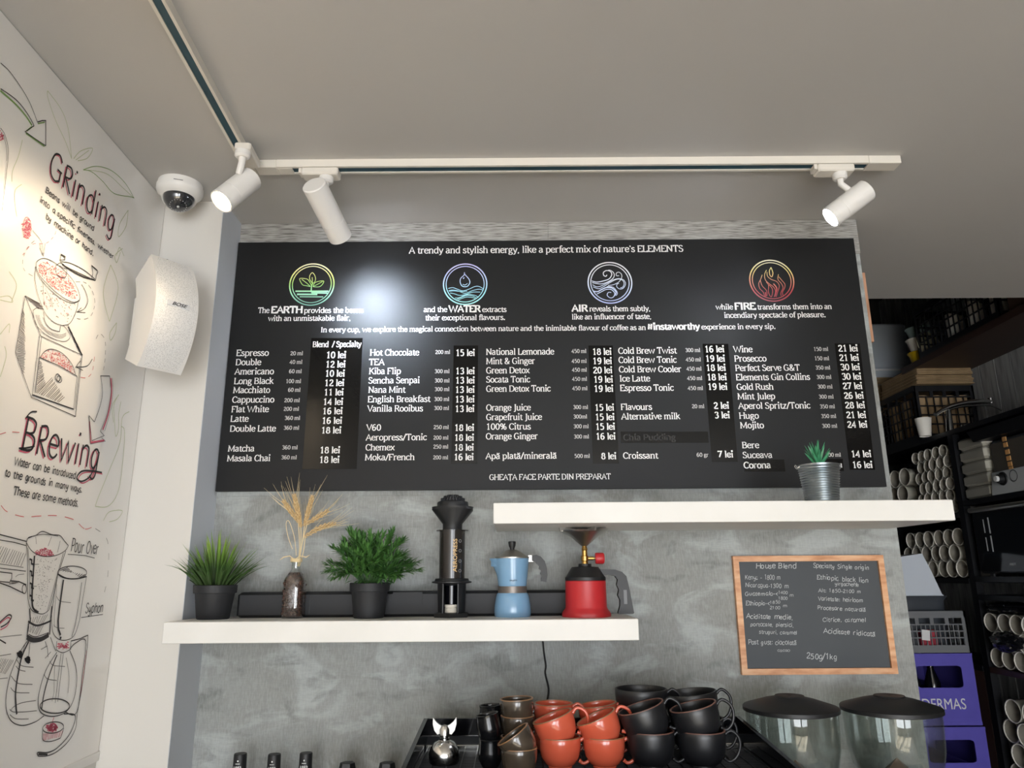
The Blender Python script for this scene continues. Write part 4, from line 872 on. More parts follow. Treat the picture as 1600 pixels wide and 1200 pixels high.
def spot_lamp(pad, pj, pc0, pc1, Y, toward, label, bulb, axis='x', rad=.0275, seam=None, len_=None):
    # pad: adapter pixel, pj: joint pixel, pc0/pc1: rear and front centre pixels of the can
    A = atZ(pad[0], pad[1], HC-.04)
    ax = A.x if axis == 'x' else A.x; ay = Y
    c0 = atY(pc0[0], pc0[1], Y+(.0)); c1 = atY(pc1[0], pc1[1], Y)
    mid = (c0+c1)/2; d = lamp_dir(mid, pc1[0]-pc0[0], -(pc1[1]-pc0[1]), toward)
    appl = (Vector(pc1)-Vector(pc0)).length
    ln_ = len_ or appl/ppm(mid)/math.sqrt(1-toward**2)
    # keep the middle of the can on the line of sight of its image
    root = empty('track_spotlight', (ax, ay, HC-th-.001), label, 'spotlight')
    if axis == 'x': MB().box((-.055, -.0175, -.019), (.03, .0175, 0), bev=.003).box((-.062, -.012, -.012), (-.055, .012, 0)).build('adapter', 'track', root)
    else: MB().box((-.0175, -.03, -.019), (.0175, .05, 0), bev=.003, T=Rz(A2)).build('adapter', 'track', root)
    jl = Vector((0, 0, -.019)) if axis == 'x' else Vector((.0, -.02, -.019))
    MB().lathe([(.0165, 0), (.0165, -.011), (.012, -.015), (.0001, -.015)][::-1], 20, Tr(jl)).build('swivel', 'white_metal', root, smooth=True)
    rear = mid-d*ln_/2-Vector(root.location)
    jm = jl+Vector((0, 0, -.014)); hit = rear+d*.03
    side = (jm-hit)-d*(jm-hit).dot(d); side = side.normalized()*(rad-.001) if side.length > 1e-4 else Vector((0, 0, 0))
    MB().tube([jm, jm+Vector((0, 0, -.012)), hit+side], .0075, 10).build('arm', 'white_metal', root, smooth=True)
    Q = Vector(d).to_track_quat('Z', 'Y').to_matrix().to_4x4(); T = Tr(rear) @ Q
    prof = [(.0001, 0), (rad-.002, 0), (rad, .002), (rad, ln_*.68-.0006), (rad-.0006, ln_*.68), (rad, ln_*.68+.0006), (rad, ln_), (rad-.003, ln_), (rad-.0035, ln_-.012)]
    MB().lathe(prof, 40, T).build('can', 'white_metal', root, smooth=True)
    MB().lathe([(rad-.0036, 0), (rad*.5, -.004), (.0001, -.005)][::-1], 32, T @ Tr(0, 0, ln_-.012)).build('lens', bulb, root, smooth=True)
    return Vector(root.location)+rear+d*(ln_+.001), d
L1, d1 = spot_lamp((366, 217), (374, 243), (393, 279), (346, 314), -.40, .62, 'white spotlight at the mural end, warm lamp lit, aimed at the mural', 'bulb_warm', 'y', rad=.0265, len_=.105)
L2, d2 = spot_lamp((505, 268), (513, 278), (494, 291), (530, 371), -.31, -.50, 'white spotlight aimed down at the board above the earth emblem, its lamp facing away', 'bulb_cold')
L3, d3 = spot_lamp((1322, 260), (1327, 270), (1352, 296), (1300, 341), -.31, .42, 'white spotlight at the right end of the track, dazzling cold lamp', 'bulb_cold', rad=.0265, len_=.105)
spotlight('warm_spot', L1, d1, 8.5, (1, .80, .56), math.radians(104), 1, .02)
# further warm lamp on the same track, above the photographer's left
o4 = copytree(bpy.data.objects['track_spotlight'], loc=(XT(-1.12)-.014, -1.12, HC-th-.001), label='white spotlight farther forward on the mural-side track, outside the picture')
off4 = L1-Vector(bpy.data.objects['track_spotlight'].location)
spotlight('warm_spot_front', Vector(o4.location)+off4, d1, 20.0, (1, .82, .60), math.radians(120), 1, .02)
spotlight('cold_spot', L2, d2, 22, (.72, .84, 1), math.radians(75), 1, .03)
print('spot2 hit', L2+d2*((YB-L2.y)/d2.y), 'want', atY(603, 440, YB))
spotlight('cold_spot_right', L3, d3, 4, (.86, .92, 1), math.radians(100), .8, .018)
# ================================================================ DOME CAMERA
P = atZ(282, 291, HC-.005); cy_ = P.y
dc = empty('dome_camera', (P.x, P.y, HC), 'white ceiling dome camera with smoked dome, in the corner above the speaker', 'security camera')
MB().lathe([(.0001, -.040), (.034, -.040), (.040, -.038), (.0515, -.026), (.0535, -.020), (.0535, -.010), (.051, -.009), (.051, 0)], 48).build('housing', 'white_metal', dc, smooth=True)
look = (CAM-Vector((P.x, P.y, HC))).normalized(); dd = (look*.55+Vector((0, 0, -.8))).normalized()
Q = dd.to_track_quat('Z', 'Y').to_matrix().to_4x4(); T = Tr(Vector((0, 0, -.030))+dd*.006) @ Q
MB().lathe([(.041, -.004), (.0415, .001), (.039, .004), (.0365, .003)], 40, T).build('bezel', 'white_metal', dc, smooth=True)
MB().lathe([(.0365*math.cos(a*PI/20), .034*math.sin(a*PI/20)+.003) for a in range(0, 11)], 40, T).build('dome', 'dome', dc, smooth=True)
le = MB()
for i in range(18):
    a = 2*PI*i/18; le.ball((.0185*math.cos(a), .0185*math.sin(a), .0335), .0011, 8, 5, T)
le.ball((0, 0, .0375), .0035, 12, 6, T)
le.build('led_ring', 'dot', dc, smooth=True)
wpen = MB()
for i in range(7): wpen.box((-.0105+i*.003, -.0538, -.0165), (-.0083+i*.003, -.0532, -.0148), Rz(.35))
wpen.build('maker_mark', 'k_black', dc)
# ================================================================ SPEAKER
sp = empty('wall_speaker', (0, 0, 0), 'white curved loudspeaker with fabric grille mounted in the corner beside the mural', 'speaker')
Ptl = atY(236, 397, -.34); n_ = Vector((.80, -.60, 0)); w_ = Vector((.60, .80, 0)); hS = .258; wS = .098; dS = .085
zt = Ptl.z; org = Vector((Ptl.x, Ptl.y, zt-hS)); sp.location = org
def spk(u, dpt, z): return w_*u+n_*dpt+Vector((0, 0, z))
def arc(t, b): return b*(1-(2*t-1)**2)
N_ = 20; vs = []; fs = []
for i in range(N_+1):
    t = i/N_; z2 = t*hS; f = arc(t, .046); bk = -dS+arc(t, .02); zb2 = hS/2+(z2-hS/2)*.74
    vs += [spk(0, f, z2), spk(wS, f, z2), spk(wS-.012, bk, zb2), spk(.012, bk, zb2)]
fs = [(3, 2, 1, 0), tuple(N_*4+k for k in range(4))]+[(i*4+k, i*4+(k+1) % 4, (i+1)*4+(k+1) % 4, (i+1)*4+k) for i in range(N_) for k in range(4)]
MB().add(vs, fs).build('cabinet', 'white_metal', sp, smooth=True)
def grille_mat():
    m = mat('speaker_mesh', '#dcdad6', .55); N = NT(m); tc = N.n('ShaderNodeTexCoord'); v = N.n('ShaderNodeTexVoronoi', i_Scale=420.0)
    N.l(tc.outputs['Object'], v.inputs['Vector']); r = N.n('ShaderNodeMapRange'); r.inputs[1].default_value = .1; r.inputs[2].default_value = .5
    N.l(v.outputs['Distance'], r.inputs[0]); mx = N.n('ShaderNodeMix', data_type='RGBA'); mx.inputs[6].default_value = srgb('#b5b3b0'); mx.inputs[7].default_value = srgb('#e3e1dd')
    N.l(r.outputs[0], mx.inputs[0]); N.l(mx.outputs[2], N.p.inputs['Base Color']); return m
vs = []
for i in range(N_+1):
    t = i/N_; z = .003+t*(hS-.006); f = arc(t, .046)
    vs += [spk(.003, f+.001, z), spk(wS*.5, f+.006, z), spk(wS-.003, f+.001, z)]
fs = [(i*3+k, i*3+k+1, i*3+4+k, i*3+3+k) for i in range(N_) for k in range(2)]
k0 = len(vs); edge = [i*3 for i in range(N_+1)]+[i*3+2 for i in range(N_, -1, -1)]
MB().add(vs, fs).build('grille', grille_mat(), sp, smooth=True)
MB().tube([spk(.03, -.02, hS), spk(.045, -.015, hS+.006), spk(.07, -.02, hS)], .002, 6).build('cable_loop', 'blackpl', sp)
MB().add([spk(.03, -dS+.01, .08), spk(.08, -dS+.01, .08), spk(.08, -dS-.03, .08), spk(.03, -dS-.03, .08), spk(.03, -dS+.01, .19), spk(.08, -dS+.01, .19), spk(.08, -dS-.03, .19), spk(.03, -dS-.03, .19)], [(0, 1, 2, 3), (7, 6, 5, 4), (0, 4, 5, 1), (1, 5, 6, 2), (2, 6, 7, 3), (3, 7, 4, 0)]).build('bracket', 'white_metal', sp)
bz = hS*.545; bf = arc(.545, .046)+.0062
bd = MB().add([spk(.024, bf, bz-.006), spk(.074, bf, bz-.006), spk(.074, bf, bz+.006), spk(.024, bf, bz+.006), spk(.024, bf-.003, bz-.006), spk(.074, bf-.003, bz-.006), spk(.074, bf-.003, bz+.006), spk(.024, bf-.003, bz+.006)], [(0, 1, 2, 3), (7, 6, 5, 4), (0, 4, 5, 1), (1, 5, 6, 2), (2, 6, 7, 3), (3, 7, 4, 0)]).build('badge', 'label_white', sp)
def text_mesh(t, size, m, name, parent, T, bold=True, ext=.0003, shear=0, align='CENTER', sx=1):
    c = bpy.data.curves.new(name, 'FONT'); c.body = t; c.size = size; c.extrude = ext; c.align_x = align; c.align_y = 'CENTER'; c.shear = shear
    if bold: c.offset = size*.005
    o = bpy.data.objects.new(name, c); COL.objects.link(o)
    dg = bpy.context.evaluated_depsgraph_get(); me = bpy.data.meshes.new_from_object(o.evaluated_get(dg)); bpy.data.objects.remove(o)
    me.transform(T @ Matrix.Diagonal((sx, 1, 1, 1))); me.name = name; me.materials.clear(); me.materials.append(M[m])
    o = bpy.data.objects.new(name, me); COL.objects.link(o); o.parent = parent; return o
def frame(o, x, z):   # matrix whose local XY plane faces a viewer: x axis, up axis
    x = Vector(x).normalized(); z = Vector(z).normalized(); y = x.cross(z)
    return Matrix(((x.x, z.x, -(-y.x if False else -y.x)*1, o[0]), (x.y, z.y, y.y, o[1]), (x.z, z.z, y.z, o[2]), (0, 0, 0, 1)))
def fr(o, x, up):
    x = Vector(x).normalized(); up = Vector(up).normalized(); nrm = x.cross(up)
    return Matrix(((x.x, up.x, nrm.x, o[0]), (x.y, up.y, nrm.y, o[1]), (x.z, up.z, nrm.z, o[2]), (0, 0, 0, 1)))
text_mesh('BOSE', .0110, 'k_black', 'badge_lettering', bd, fr(spk(.049, bf+.0008, bz), w_, (0, 0, 1)), shear=.4, sx=1.25)
# ================================================================ THINGS ON THE LOWER SHELF
class At:
    """reads heights and widths of a standing thing off its distance"""
    def __init__(s, px, Y, z0): s.px, s.Y, s.z0 = px, Y, z0; s.x = atY(px, 900 if z0 < 1.7 else 740, Y).x; s.base_py = None
    def h(s, py): return atY(s.px, py, s.Y).z-s.z0
    def w(s, px, py): return atY(px, py, s.Y).x-s.x
def pot(name_label, cx, Y, rpx, bpx, ytop, zs, root):
    A = At(cx, Y, zs); r = rpx/ppm((A.x, Y, zs+.05)); b = bpx/ppm((A.x, Y, zs)); h = A.h(ytop)
    MB().lathe([(.0001, .001), (b-.002, .0), (b, .002), (r-.005, h*.74), (r-.0045, h*.755), (r-.001, h*.765), (r, h*.985), (r-.001, h), (r-.004, h), (r-.005, h*.85), (.0001, h*.85)], 48).build('pot', 'blackmat', root, smooth=True)
    MB().lathe([(r-.0055, h*.9), (r*.5, h*.93), (.0001, h*.92)][::-1], 24).build('soil', 'soil', root, smooth=True)
    return r, h
def blade(mb, p0, d0, l, w, curl, n=6, fold=.25):
    """a tapering leaf blade that bends downwards"""
    p = Vector(p0); d = Vector(d0).normalized(); vs = []; 
    side = d.cross(Vector((0, 0, 1)))
    side = side.normalized() if side.length > .05 else Vector((1, 0, 0))
    for i in range(n+1):
        t = i/n; ww = w*(math.sin(PI*min(1, .25+t*.75))**.8 if t < 1 else .02)/2
        nn = side.cross(d).normalized()
        vs += [p-side*ww+nn*ww*fold*2, p, p+side*ww+nn*ww*fold*2]
        p = p+d*(l/n); d = (d+Vector((0, 0, -curl/n))).normalized()
    mb.add(vs, [(i*3+k, i*3+k+1, i*3+4+k, i*3+3+k) for i in range(n) for k in range(2)])
X1 = At(338.5, -.115, ZS1)
g1 = empty('potted_grass', (X1.x, X1.Y, ZS1), 'small spiky grass plant in a black pot, leftmost on the low shelf', 'plant')
r, h = pot('', 338.5, -.115, 32.7, 24.5, 914, ZS1, g1)
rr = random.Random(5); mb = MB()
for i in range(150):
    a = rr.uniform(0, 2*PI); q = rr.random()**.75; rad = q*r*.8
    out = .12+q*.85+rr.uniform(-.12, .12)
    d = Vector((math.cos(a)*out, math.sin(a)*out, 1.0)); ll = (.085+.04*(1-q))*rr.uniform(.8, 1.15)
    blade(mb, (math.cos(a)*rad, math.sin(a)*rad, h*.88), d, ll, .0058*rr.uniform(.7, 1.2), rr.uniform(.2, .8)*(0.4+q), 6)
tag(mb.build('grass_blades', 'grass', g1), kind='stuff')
# soundbar
A = At(400, -.055, ZS1)
s0, s1 = atY(373, 940, -.07).x, atY(930, 940, -.07).x
sb = empty('soundbar', ((s0+s1)/2, -.05, ZS1), 'long low black soundbar lying at the back of the low shelf', 'soundbar')
hh = atY(400, 925.5, -.075).z-ZS1; W2 = (s1-s0)/2
MB().box((-W2, -.032, 0), (W2, .038, hh), bev=.006).build('body', 'blackpl', sb)
gm = MB(); gm.box((-W2+.012, -.0325, .006), (W2-.012, -.0318, hh-.006)); gm.build('grille', 'blackmat', sb)
a0, a1 = atY(614, 930, -.083).x-sb.location.x, atY(660, 930, -.083).x-sb.location.x
MB().box((a0, -.0345, hh*.5), (a1, -.032, hh*.97)).build('display_cutout', 'blackmat', sb)
for i in (3, 10, 16): MB().box((-W2+.03+i*.046, -.0332, .008), (-W2+.0305+i*.046, -.0326, hh-.008)).build('grille_seam', 'blackgl', sb)
# bottle with beans and wheat
B = At(461.5, -.10, ZS1); k = 1/ppm((B.x, B.Y, ZS1+.05))
bt_ = empty('bean_bottle', (B.x, B.Y, ZS1), 'small clear glass bottle filled with coffee beans and dried wheat', 'bottle')
hb = B.h(903); r0 = 15.8*k; nh = B.h(873); sq = .82
def sqring(r, z, n=32, p=3.2):
    out = []
    for i in range(n):
        a = 2*PI*i/n+PI/n; c, s_ = math.cos(a), math.sin(a); q = (abs(c)**p+abs(s_)**p)**(-1/p)
        out.append((r*q*c, r*q*s_, z))
    return out
def loft(rings, capb=True, capt=False):
    m = MB(); n = len(rings[0]); m.v = [p for r_ in rings for p in r_]
    for i in range(len(rings)-1):
        for j in range(n): m.f.append((i*n+j, i*n+(j+1) % n, (i+1)*n+(j+1) % n, (i+1)*n+j))
    if capb: m.f.append(tuple(range(n-1, -1, -1)))
    if capt: m.f.append(tuple((len(rings)-1)*n+j for j in range(n)))
    return m
nr = 6.5*k
loft([sqring(r0*.96, 0), sqring(r0, .003), sqring(r0, hb*.92), sqring(r0*.93, hb*1.0), sqring(r0*.7, hb*1.1, p=2.6), sqring(nr*1.05, hb*1.2, p=2), sqring(nr, hb*1.25, p=2), sqring(nr, nh*.93, p=2), sqring(nr*1.25, nh*.93, p=2), sqring(nr*1.25, nh, p=2), sqring(nr*.8, nh, p=2)]).build('glass', 'glass', bt_, smooth=True)
bn = MB(); rr = random.Random(11)
for i in range(900):
    z = rr.uniform(.006, hb*1.12); lim = r0*.83 if z < hb*.93 else r0*.50
    s_ = rr.choice((0, 1, 2, 3)); e_ = rr.uniform(-lim, lim); dpt = lim*rr.uniform(.92, 1)
    x, y_ = [(e_, -dpt), (dpt, e_), (e_, dpt), (-dpt, e_)][s_]
    T = Tr(x, y_, z) @ Matrix.Rotation(rr.uniform(0, PI), 4, (rr.random(), rr.random(), rr.random()))
    bn.ball((0, 0, 0), .0034, 6, 4, T, (1.25, .8, .6))
bn.add(*(lambda m: (m.v, m.f))(loft([sqring(r0*.86, .004), sqring(r0*.86, hb*.98), sqring(r0*.5, hb*1.14)], True, True)))
tag(bn.build('coffee_beans', 'beans', bt_, smooth=True), kind='stuff')
tw = MB()
for i in range(5): tw.tube([(nr*1.35*math.cos(a), nr*1.35*math.sin(a), nh*.95+i*.0016+.0006*math.sin(a*2)) for a in [2*PI*j/16 for j in range(17)]], .0009, 5)
for sx in (-1, 1):
    tw.tube([(0, -nr*1.3, nh*.98), (sx*.012, -nr*1.6, nh+.006), (sx*.026, -nr*1.5, nh+.003), (sx*.034, -nr*1.5, nh-.003 if sx < 0 else nh+.008)], [.0012, .0012, .0016, .0004], 5)
tw.build('twine_bow', 'straw2', bt_)
def wheat_ear(p0, p1, p2, tip, seed, bend=False):
    """stem from the bottle mouth p0 over p1 to the ear's start p2, ear to tip (image points)"""
    Yw = B.Y; cv = lambda p, dy=0: atY(p[0], p[1], Yw+dy)-Vector(bt_.location)
    st = empty.__call__ if False else None
    rr = random.Random(seed); off = rr.uniform(-.012, .012)
    S = smoothpts([cv(p0), cv(p1, off*.5), cv(p2, off)], 5)
    m = MB().tube(S, .0011, 6); e0, e1 = cv(p2, off), cv(tip, off*1.6); ax = (e1-e0); L_ = ax.length; ax.normalize()
    s_ = m.build('wheat_stem', 'straw2', bt_, smooth=True)
    gr = MB(); aw = MB(); u = ax.orthogonal().normalized(); v = ax.cross(u)
    n = int(L_/.0052)
    for i in range(n):
        c = e0+ax*(L_*i/n)
        if bend: c = c+Vector((0, 0, .006*math.sin(PI*i/n)))
        for k_ in range(3):
            a = i*1.05+k_*2*PI/3; o_ = u*math.cos(a)+v*math.sin(a); tpr = .75+.4*math.sin(PI*i/n)
            dr_ = (ax+o_*.45).normalized(); Q = dr_.to_track_quat('Z', 'Y').to_matrix().to_4x4()
            gr.ball((0, 0, 0), .0026*tpr, 6, 5, Tr(c+o_*.0034*tpr) @ Q, (.8, .7, 2.0))
            if i > 1 and rr.random() < .5:
                l = rr.uniform(.035, .06)*(1.0 if i > n*.4 else .8); dd_ = (ax+o_*rr.uniform(.12, .42)).normalized()
                aw.tube([c+o_*.004, c+o_*.004+dd_*l*.5, c+o_*.004+dd_*l+Vector((0, 0, .004))], [.0005, .00045, .00015], 3, cap=False)
    gr.build('ear', 'straw', s_, smooth=True); aw.build('awns', 'straw2', s_)
wheat_ear((466, 885), (470, 850), (470, 822), (459, 770), 1)
wheat_ear((465, 885), (468, 855), (466, 815), (441, 780), 2)
wheat_ear((466, 885), (472, 850), (476, 820), (489, 772), 3)
wheat_ear((467, 885), (472, 850), (480, 818), (516, 796), 4)
wheat_ear((468, 885), (474, 862), (477, 838), (527, 818), 5, True)
m = MB().tube(smoothpts([atY(x, y_, B.Y-.008)-Vector(bt_.location) for x, y_ in ((463, 868), (460, 840), (452, 815), (447, 818), (450, 838), (457, 858))], 5), .0008, 5); m.build('dry_leaf', 'straw2', bt_)
# bushy plant
X2 = At(578.5, -.115, ZS1)
g2 = empty('potted_bush', (X2.x, X2.Y, ZS1), 'round bushy green plant in a black pot, between wheat bottle and tall black coffee press', 'plant')
r, h = pot('', 578.5, -.115, 31.2, 23.6, 910.5, ZS1, g2)
rr = random.Random(21); m1 = MB(); m2 = MB(); stems = MB()
for i in range(95):
    a = rr.uniform(0, 2*PI); el = math.asin(rr.uniform(-.04, .99)); R_ = .104*rr.uniform(.72, 1.08)
    tip = Vector((math.cos(a)*math.cos(el)*R_*1.0, math.sin(a)*math.cos(el)*R_*.8, h+.012+math.sin(el)*R_*.98))
    p0 = Vector((math.cos(a)*.012, math.sin(a)*.012, h*.9)); md = (p0+tip)/2+Vector((0, 0, .018))
    S = smoothpts([p0, md, tip], 8); stems.tube(S, .0009, 4, cap=False)
    for j in range(5, len(S)):
        for k_ in range(2):
            d = (S[j]-S[j-1]).normalized(); o_ = Vector((rr.uniform(-1, 1), rr.uniform(-1, 1), rr.uniform(-.4, 1))).normalized()
            blade(rr.choice((m1, m1, m2)), S[j], d*.9+o_*.75, rr.uniform(.015, .027), rr.uniform(.0045, .0068), rr.uniform(0, .5), 3, .15)
    for k_ in range(4): blade(m1, tip, (tip-md).normalized()+Vector((rr.uniform(-.5, .5), rr.uniform(-.5, .5), rr.uniform(-.2, .5))), .022, .005, .3, 3, .15)
for k_ in range(14):
    a = rr.uniform(-PI, 0); blade(m2, (math.cos(a)*r*.9, math.sin(a)*r*.9, h+.004), (math.cos(a), math.sin(a), -.25), .017, .006, .5, 3)
tag(m1.build('light_leaves', 'bush', g2), kind='stuff'); tag(m2.build('dark_leaves', 'bush2', g2), kind='stuff'); stems.build('stems', 'bush2', g2)
# tall black coffee press
A = At(706, -.105, ZS1); k = 1/ppm((A.x, A.Y, ZS1+.08)); h = A.h
ap = empty('coffee_press', (A.x, A.Y, ZS1), 'tall black plunger coffee press with funnel on top and gold side lettering', 'coffee press')
def hexr(r, z, n=6, a0=0): return [(r*math.cos(a0+2*PI*i/n), r*math.sin(a0+2*PI*i/n), z) for i in range(n)]
loft([hexr(29*k, 0, 6, PI/6), hexr(29*k, h(957.5), 6, PI/6), hexr(24*k, h(956.5), 6, PI/6)], True, True).build('base', 'blackpl', ap)
zb0, zb1 = h(957), h(912)
MB().lathe([(21*k, zb0), (22.3*k, zb1)], 40, None, math.radians(-62), math.radians(242)).build('stand', 'blackpl', ap, smooth=True)
for x_ in (-11.5, 11.5): MB().box((x_*k-.0012, -21.5*k, zb0), (x_*k+.0012, -17*k, zb1)).build('stand_rib', 'blackpl', ap)
MB().lathe([(.0001, h(944)), (10*k, h(944)), (10.5*k, h(915)), (.0001, h(915))], 28).build('inner_cup', 'blackgl', ap, smooth=True)
MB().lathe([(.0001, zb0+.0005), (10*k, zb0+.0005), (10*k, h(950)), (9.2*k, h(949)), (10.2*k, h(948)), (10.2*k, h(944.4)), (.0001, h(944.4))], 28, Tr(0, -6*k, 0)).build('filter_papers', 'paper', ap, smooth=True)
MB().lathe([(22.3*k, h(912)), (31*k, h(910.5)), (31*k, h(908.5)), (27*k, h(907.5)), (26*k, h(904)), (20*k, h(903.5))], 40).build('flange', 'blackpl', ap, smooth=True)
MB().lathe([(19.9*k, h(905)), (20.3*k, h(830)), (25.5*k, h(830)), (25.5*k, h(828.8)), (17*k, h(828.8))], 44).build('chamber', 'smoke', ap, smooth=True)
fn = loft([hexr(15.4*k, h(829), 24), hexr(15.6*k, h(819), 24), [(33*k*((abs(math.cos(a))**8+abs(math.sin(a))**8)**(-1/8))*math.cos(a)*.97, 33*k*math.sin(a)*.9, h(797)) for a in [2*PI*i/24 for i in range(24)]], [(33.3*k*math.cos(a), 31*k*math.sin(a), h(792.5)) for a in [2*PI*i/24 for i in range(24)]]], False, True)
fn.build('funnel', 'blackpl', ap, smooth=True)
MB().lathe([(25*k, h(793)), (25*k, h(786.5)), (24*k, h(784.5)), (20*k, h(783.5)), (.0001, h(783))], 36).build('filter_cap', 'blackpl', ap, smooth=True)
tt = MB().lathe([(19*k, h(784)), (17*k, h(780)), (12*k, h(776.5)), (.0001, h(776))], 30)
for i in range(26):
    a = 2*PI*i/26; T = Rz(a)
    tt.box((14*k, -1.1*k, h(783)), (19.5*k, 1.1*k, h(779)), T); tt.box((10*k, -1*k, h(780)), (15*k, 1*k, h(775.5)), T)
for i in range(12): tt.box((4*k, -1*k, h(779)), (9.5*k, 1*k, h(773.5)), Rz(2*PI*i/12))
tt.build('toothed_top', 'blackmat', ap)
hz = (h(831)+h(903))/2
text_mesh('AEROPRESS', .0128, 'gold', 'side_lettering', ap, fr((6.5*k, -19.7*k, h(868)), (0, 0, 1), (-1, -.2, 0)), sx=1.12)
MB().lathe([(1.5*k, 0), (2.6*k, 0)], 14, fr((13.5*k, -15.6*k, h(846)), (1, .6, 0), (0, 0, 1))).lathe([(1.5*k, 0), (2.6*k, 0)], 14, fr((13.5*k, -15.6*k, h(861)), (1, .6, 0), (0, 0, 1))).lathe([(1.5*k, 0), (2.6*k, 0)], 14, fr((13.5*k, -15.6*k, h(877)), (1, .6, 0), (0, 0, 1))).lathe([(1.5*k, 0), (2.6*k, 0)], 14, fr((13.5*k, -15.6*k, h(892)), (1, .6, 0), (0, 0, 1))).build('level_marks', 'greycrate', ap)
# moka pot
A = At(800.5, -.105, ZS1); k = 1/ppm((A.x, A.Y, ZS1+.06)); h = A.h
mk = empty('moka_pot', (A.x, A.Y, ZS1), 'light blue stovetop moka pot with black handle and knob', 'moka pot')
MB().lathe([(.0001, 0), (27*k, 0), (28.3*k, h(961)), (28.6*k, h(955)), (28*k, h(946)), (26*k, h(933)), (24.5*k, h(928)), (23*k, h(926.2)), (.0001, h(926.2))], 48).build('boiler', 'blue', mk, smooth=True)
MB().lathe([(22*k, h(926.4)), (22.4*k, h(926)), (22.4*k, h(916)), (21.5*k, h(915.8))], 48).build('collar_band', 'band', mk, smooth=True)
body = []
for py, rw in ((915.8, 21.6), (914, 22.3), (906, 23.2), (900, 24), (894, 24.5), (889, 25), (884, 25.4), (880, 25.9), (876, 26.3), (872.5, 26.8)):
    z = h(py); t = (915.8-py)/43; ring = []
    for i in range(48):
        a = 2*PI*i/48; r = rw*k; da = abs(((a-PI+PI) % (2*PI))-PI)
        r += max(0, 1-da/.42)*(max(0, t-.35)/.65)**1.2*9*k
        ring.append((r*math.cos(a), r*math.sin(a), z))
    body.append(ring)
body.append([(x*.93, y_*.93, z) for x, y_, z in body[-1]]); body.append([(x*.93, y_*.93, h(885)) for x, y_, z in body[-2]])
loft(body, True, True).build('jug', 'blue', mk, smooth=True)
MB().lathe([(27.3*k, h(872.6)), (27.2*k, h(870.6)), (22*k, h(868)), (12*k, h(861.5)), (6*k, h(859)), (.0001, h(858.5))], 40).build('lid', 'steel', mk, smooth=True)
MB().lathe([(3.6*k, h(868)), (3.6*k, h(856.5)), (5.2*k, h(853.5)), (6.2*k, h(848)), (5.6*k, h(846)), (.0001, h(845.6))], 20).build('knob', 'blackpl', mk, smooth=True)
MB().box((25.5*k, -3*k, h(878)), (33*k, 3*k, h(868))).tube([(28*k, -4*k, h(871)), (28*k, 4*k, h(871))], 2.6*k, 12).build('hinge', 'steel', mk)
hp = [(31, 868), (38, 867.3), (45, 870), (51, 877), (54.3, 888), (55, 899), (53, 910), (45, 908.5), (44.6, 904), (46.5, 900), (43.6, 897), (45, 892), (41.5, 889), (42.5, 884.5), (38, 881), (36, 877.5), (31, 877)]
MB().prism([(a*k, h(b)) for a, b in hp], -5.5*k, 5.5*k).build('handle', 'blackpl', mk)
text_mesh('BIALETTI', .0042, 'k_black', 'mark', mk, fr((1.5*k, -24.4*k, h(907)), (1, 0, 0), (0, 0, 1)))
# red camping stove
A = At(914.5, -.125, ZS1); k = 1/ppm((A.x, A.Y, ZS1+.06)); h = A.h
sv = empty('camping_stove', (A.x, A.Y, ZS1), 'red gas camping stove with brass valve, steel burner bowl and black grip', 'camping stove')
def octr(r, z, f=.0, n=48): return [(r*(1+f*math.cos(6*2*PI*i/n))*math.cos(2*PI*i/n), r*(1+f*math.cos(6*2*PI*i/n))*math.sin(2*PI*i/n), z) for i in range(n)]
loft([octr(37*k, 0, .02), octr(37.5*k, h(959), .02), octr(36*k, h(955.5), .02), octr(33*k, h(951), .0), octr(32*k, h(948)), octr(31.6*k, h(908)), octr(30.5*k, h(907))], True, True).build('can_cover', 'red', sv, smooth=True)
MB().lathe([(31.8*k, h(907)), (31.8*k, h(902)), (30*k, h(900.5)), (24*k, h(890.5)), (21*k, h(886)), (12*k, h(885.4)), (10.5*k, h(885)), (10.2*k, h(881)), (.0001, h(881))], 44).build('collar', 'blackpl', sv, smooth=True)
MB().lathe([(5.2*k, h(881)), (4.8*k, h(877)), (6*k, h(876)), (6*k, h(869)), (4.6*k, h(868)), (4.2*k, h(860)), (5*k, h(859)), (3.6*k, h(854)), (3.4*k, h(850))], 20).tube([(0, 0, h(872.5)), (14*k, 0, h(872.5))], 3*k, 12).tube([(14*k, 0, h(872.5)), (18*k, 0, h(872.5))], 1.6*k, 10).build('valve', 'brass', sv, smooth=True)
MB().lathe([(.0001, 0), (8*k, 0), (8.8*k, 2*k), (8.8*k, 12*k), (7.5*k, 14*k), (.0001, 14*k)], 18, fr((16.5*k, 0, h(872.5)), (0, 0, -1), (0, 1, 0)) @ Matrix.Identity(4)).build('tap_knob', 'red', sv, smooth=True)
MB().lathe([(4.5*k, h(853)), (12*k, h(847)), (22*k, h(838)), (34*k, h(832.5)), (37*k, h(830.5)), (38*k, h(829)), (35*k, h(829.5)), (20*k, h(835)), (8*k, h(846))], 44).build('burner_bowl', 'steel', sv, smooth=True)
pr = MB()
for i in range(4):
    T = Rz(PI/4*0+i*PI/2+.35)
    MB().prism([(4*k, h(831.5)), (41*k, h(831)), (43*k, h(824.5)), (30*k, h(823.5)), (22*k, h(826)), (4*k, h(829))], -1.2*k, 1.2*k, T).build('pan_support', 'steel', sv)
MB().lathe([(.0001, h(838)), (9*k, h(838)), (9*k, h(832)), (.0001, h(831))], 24).build('burner_head', 'brass', sv, smooth=True)
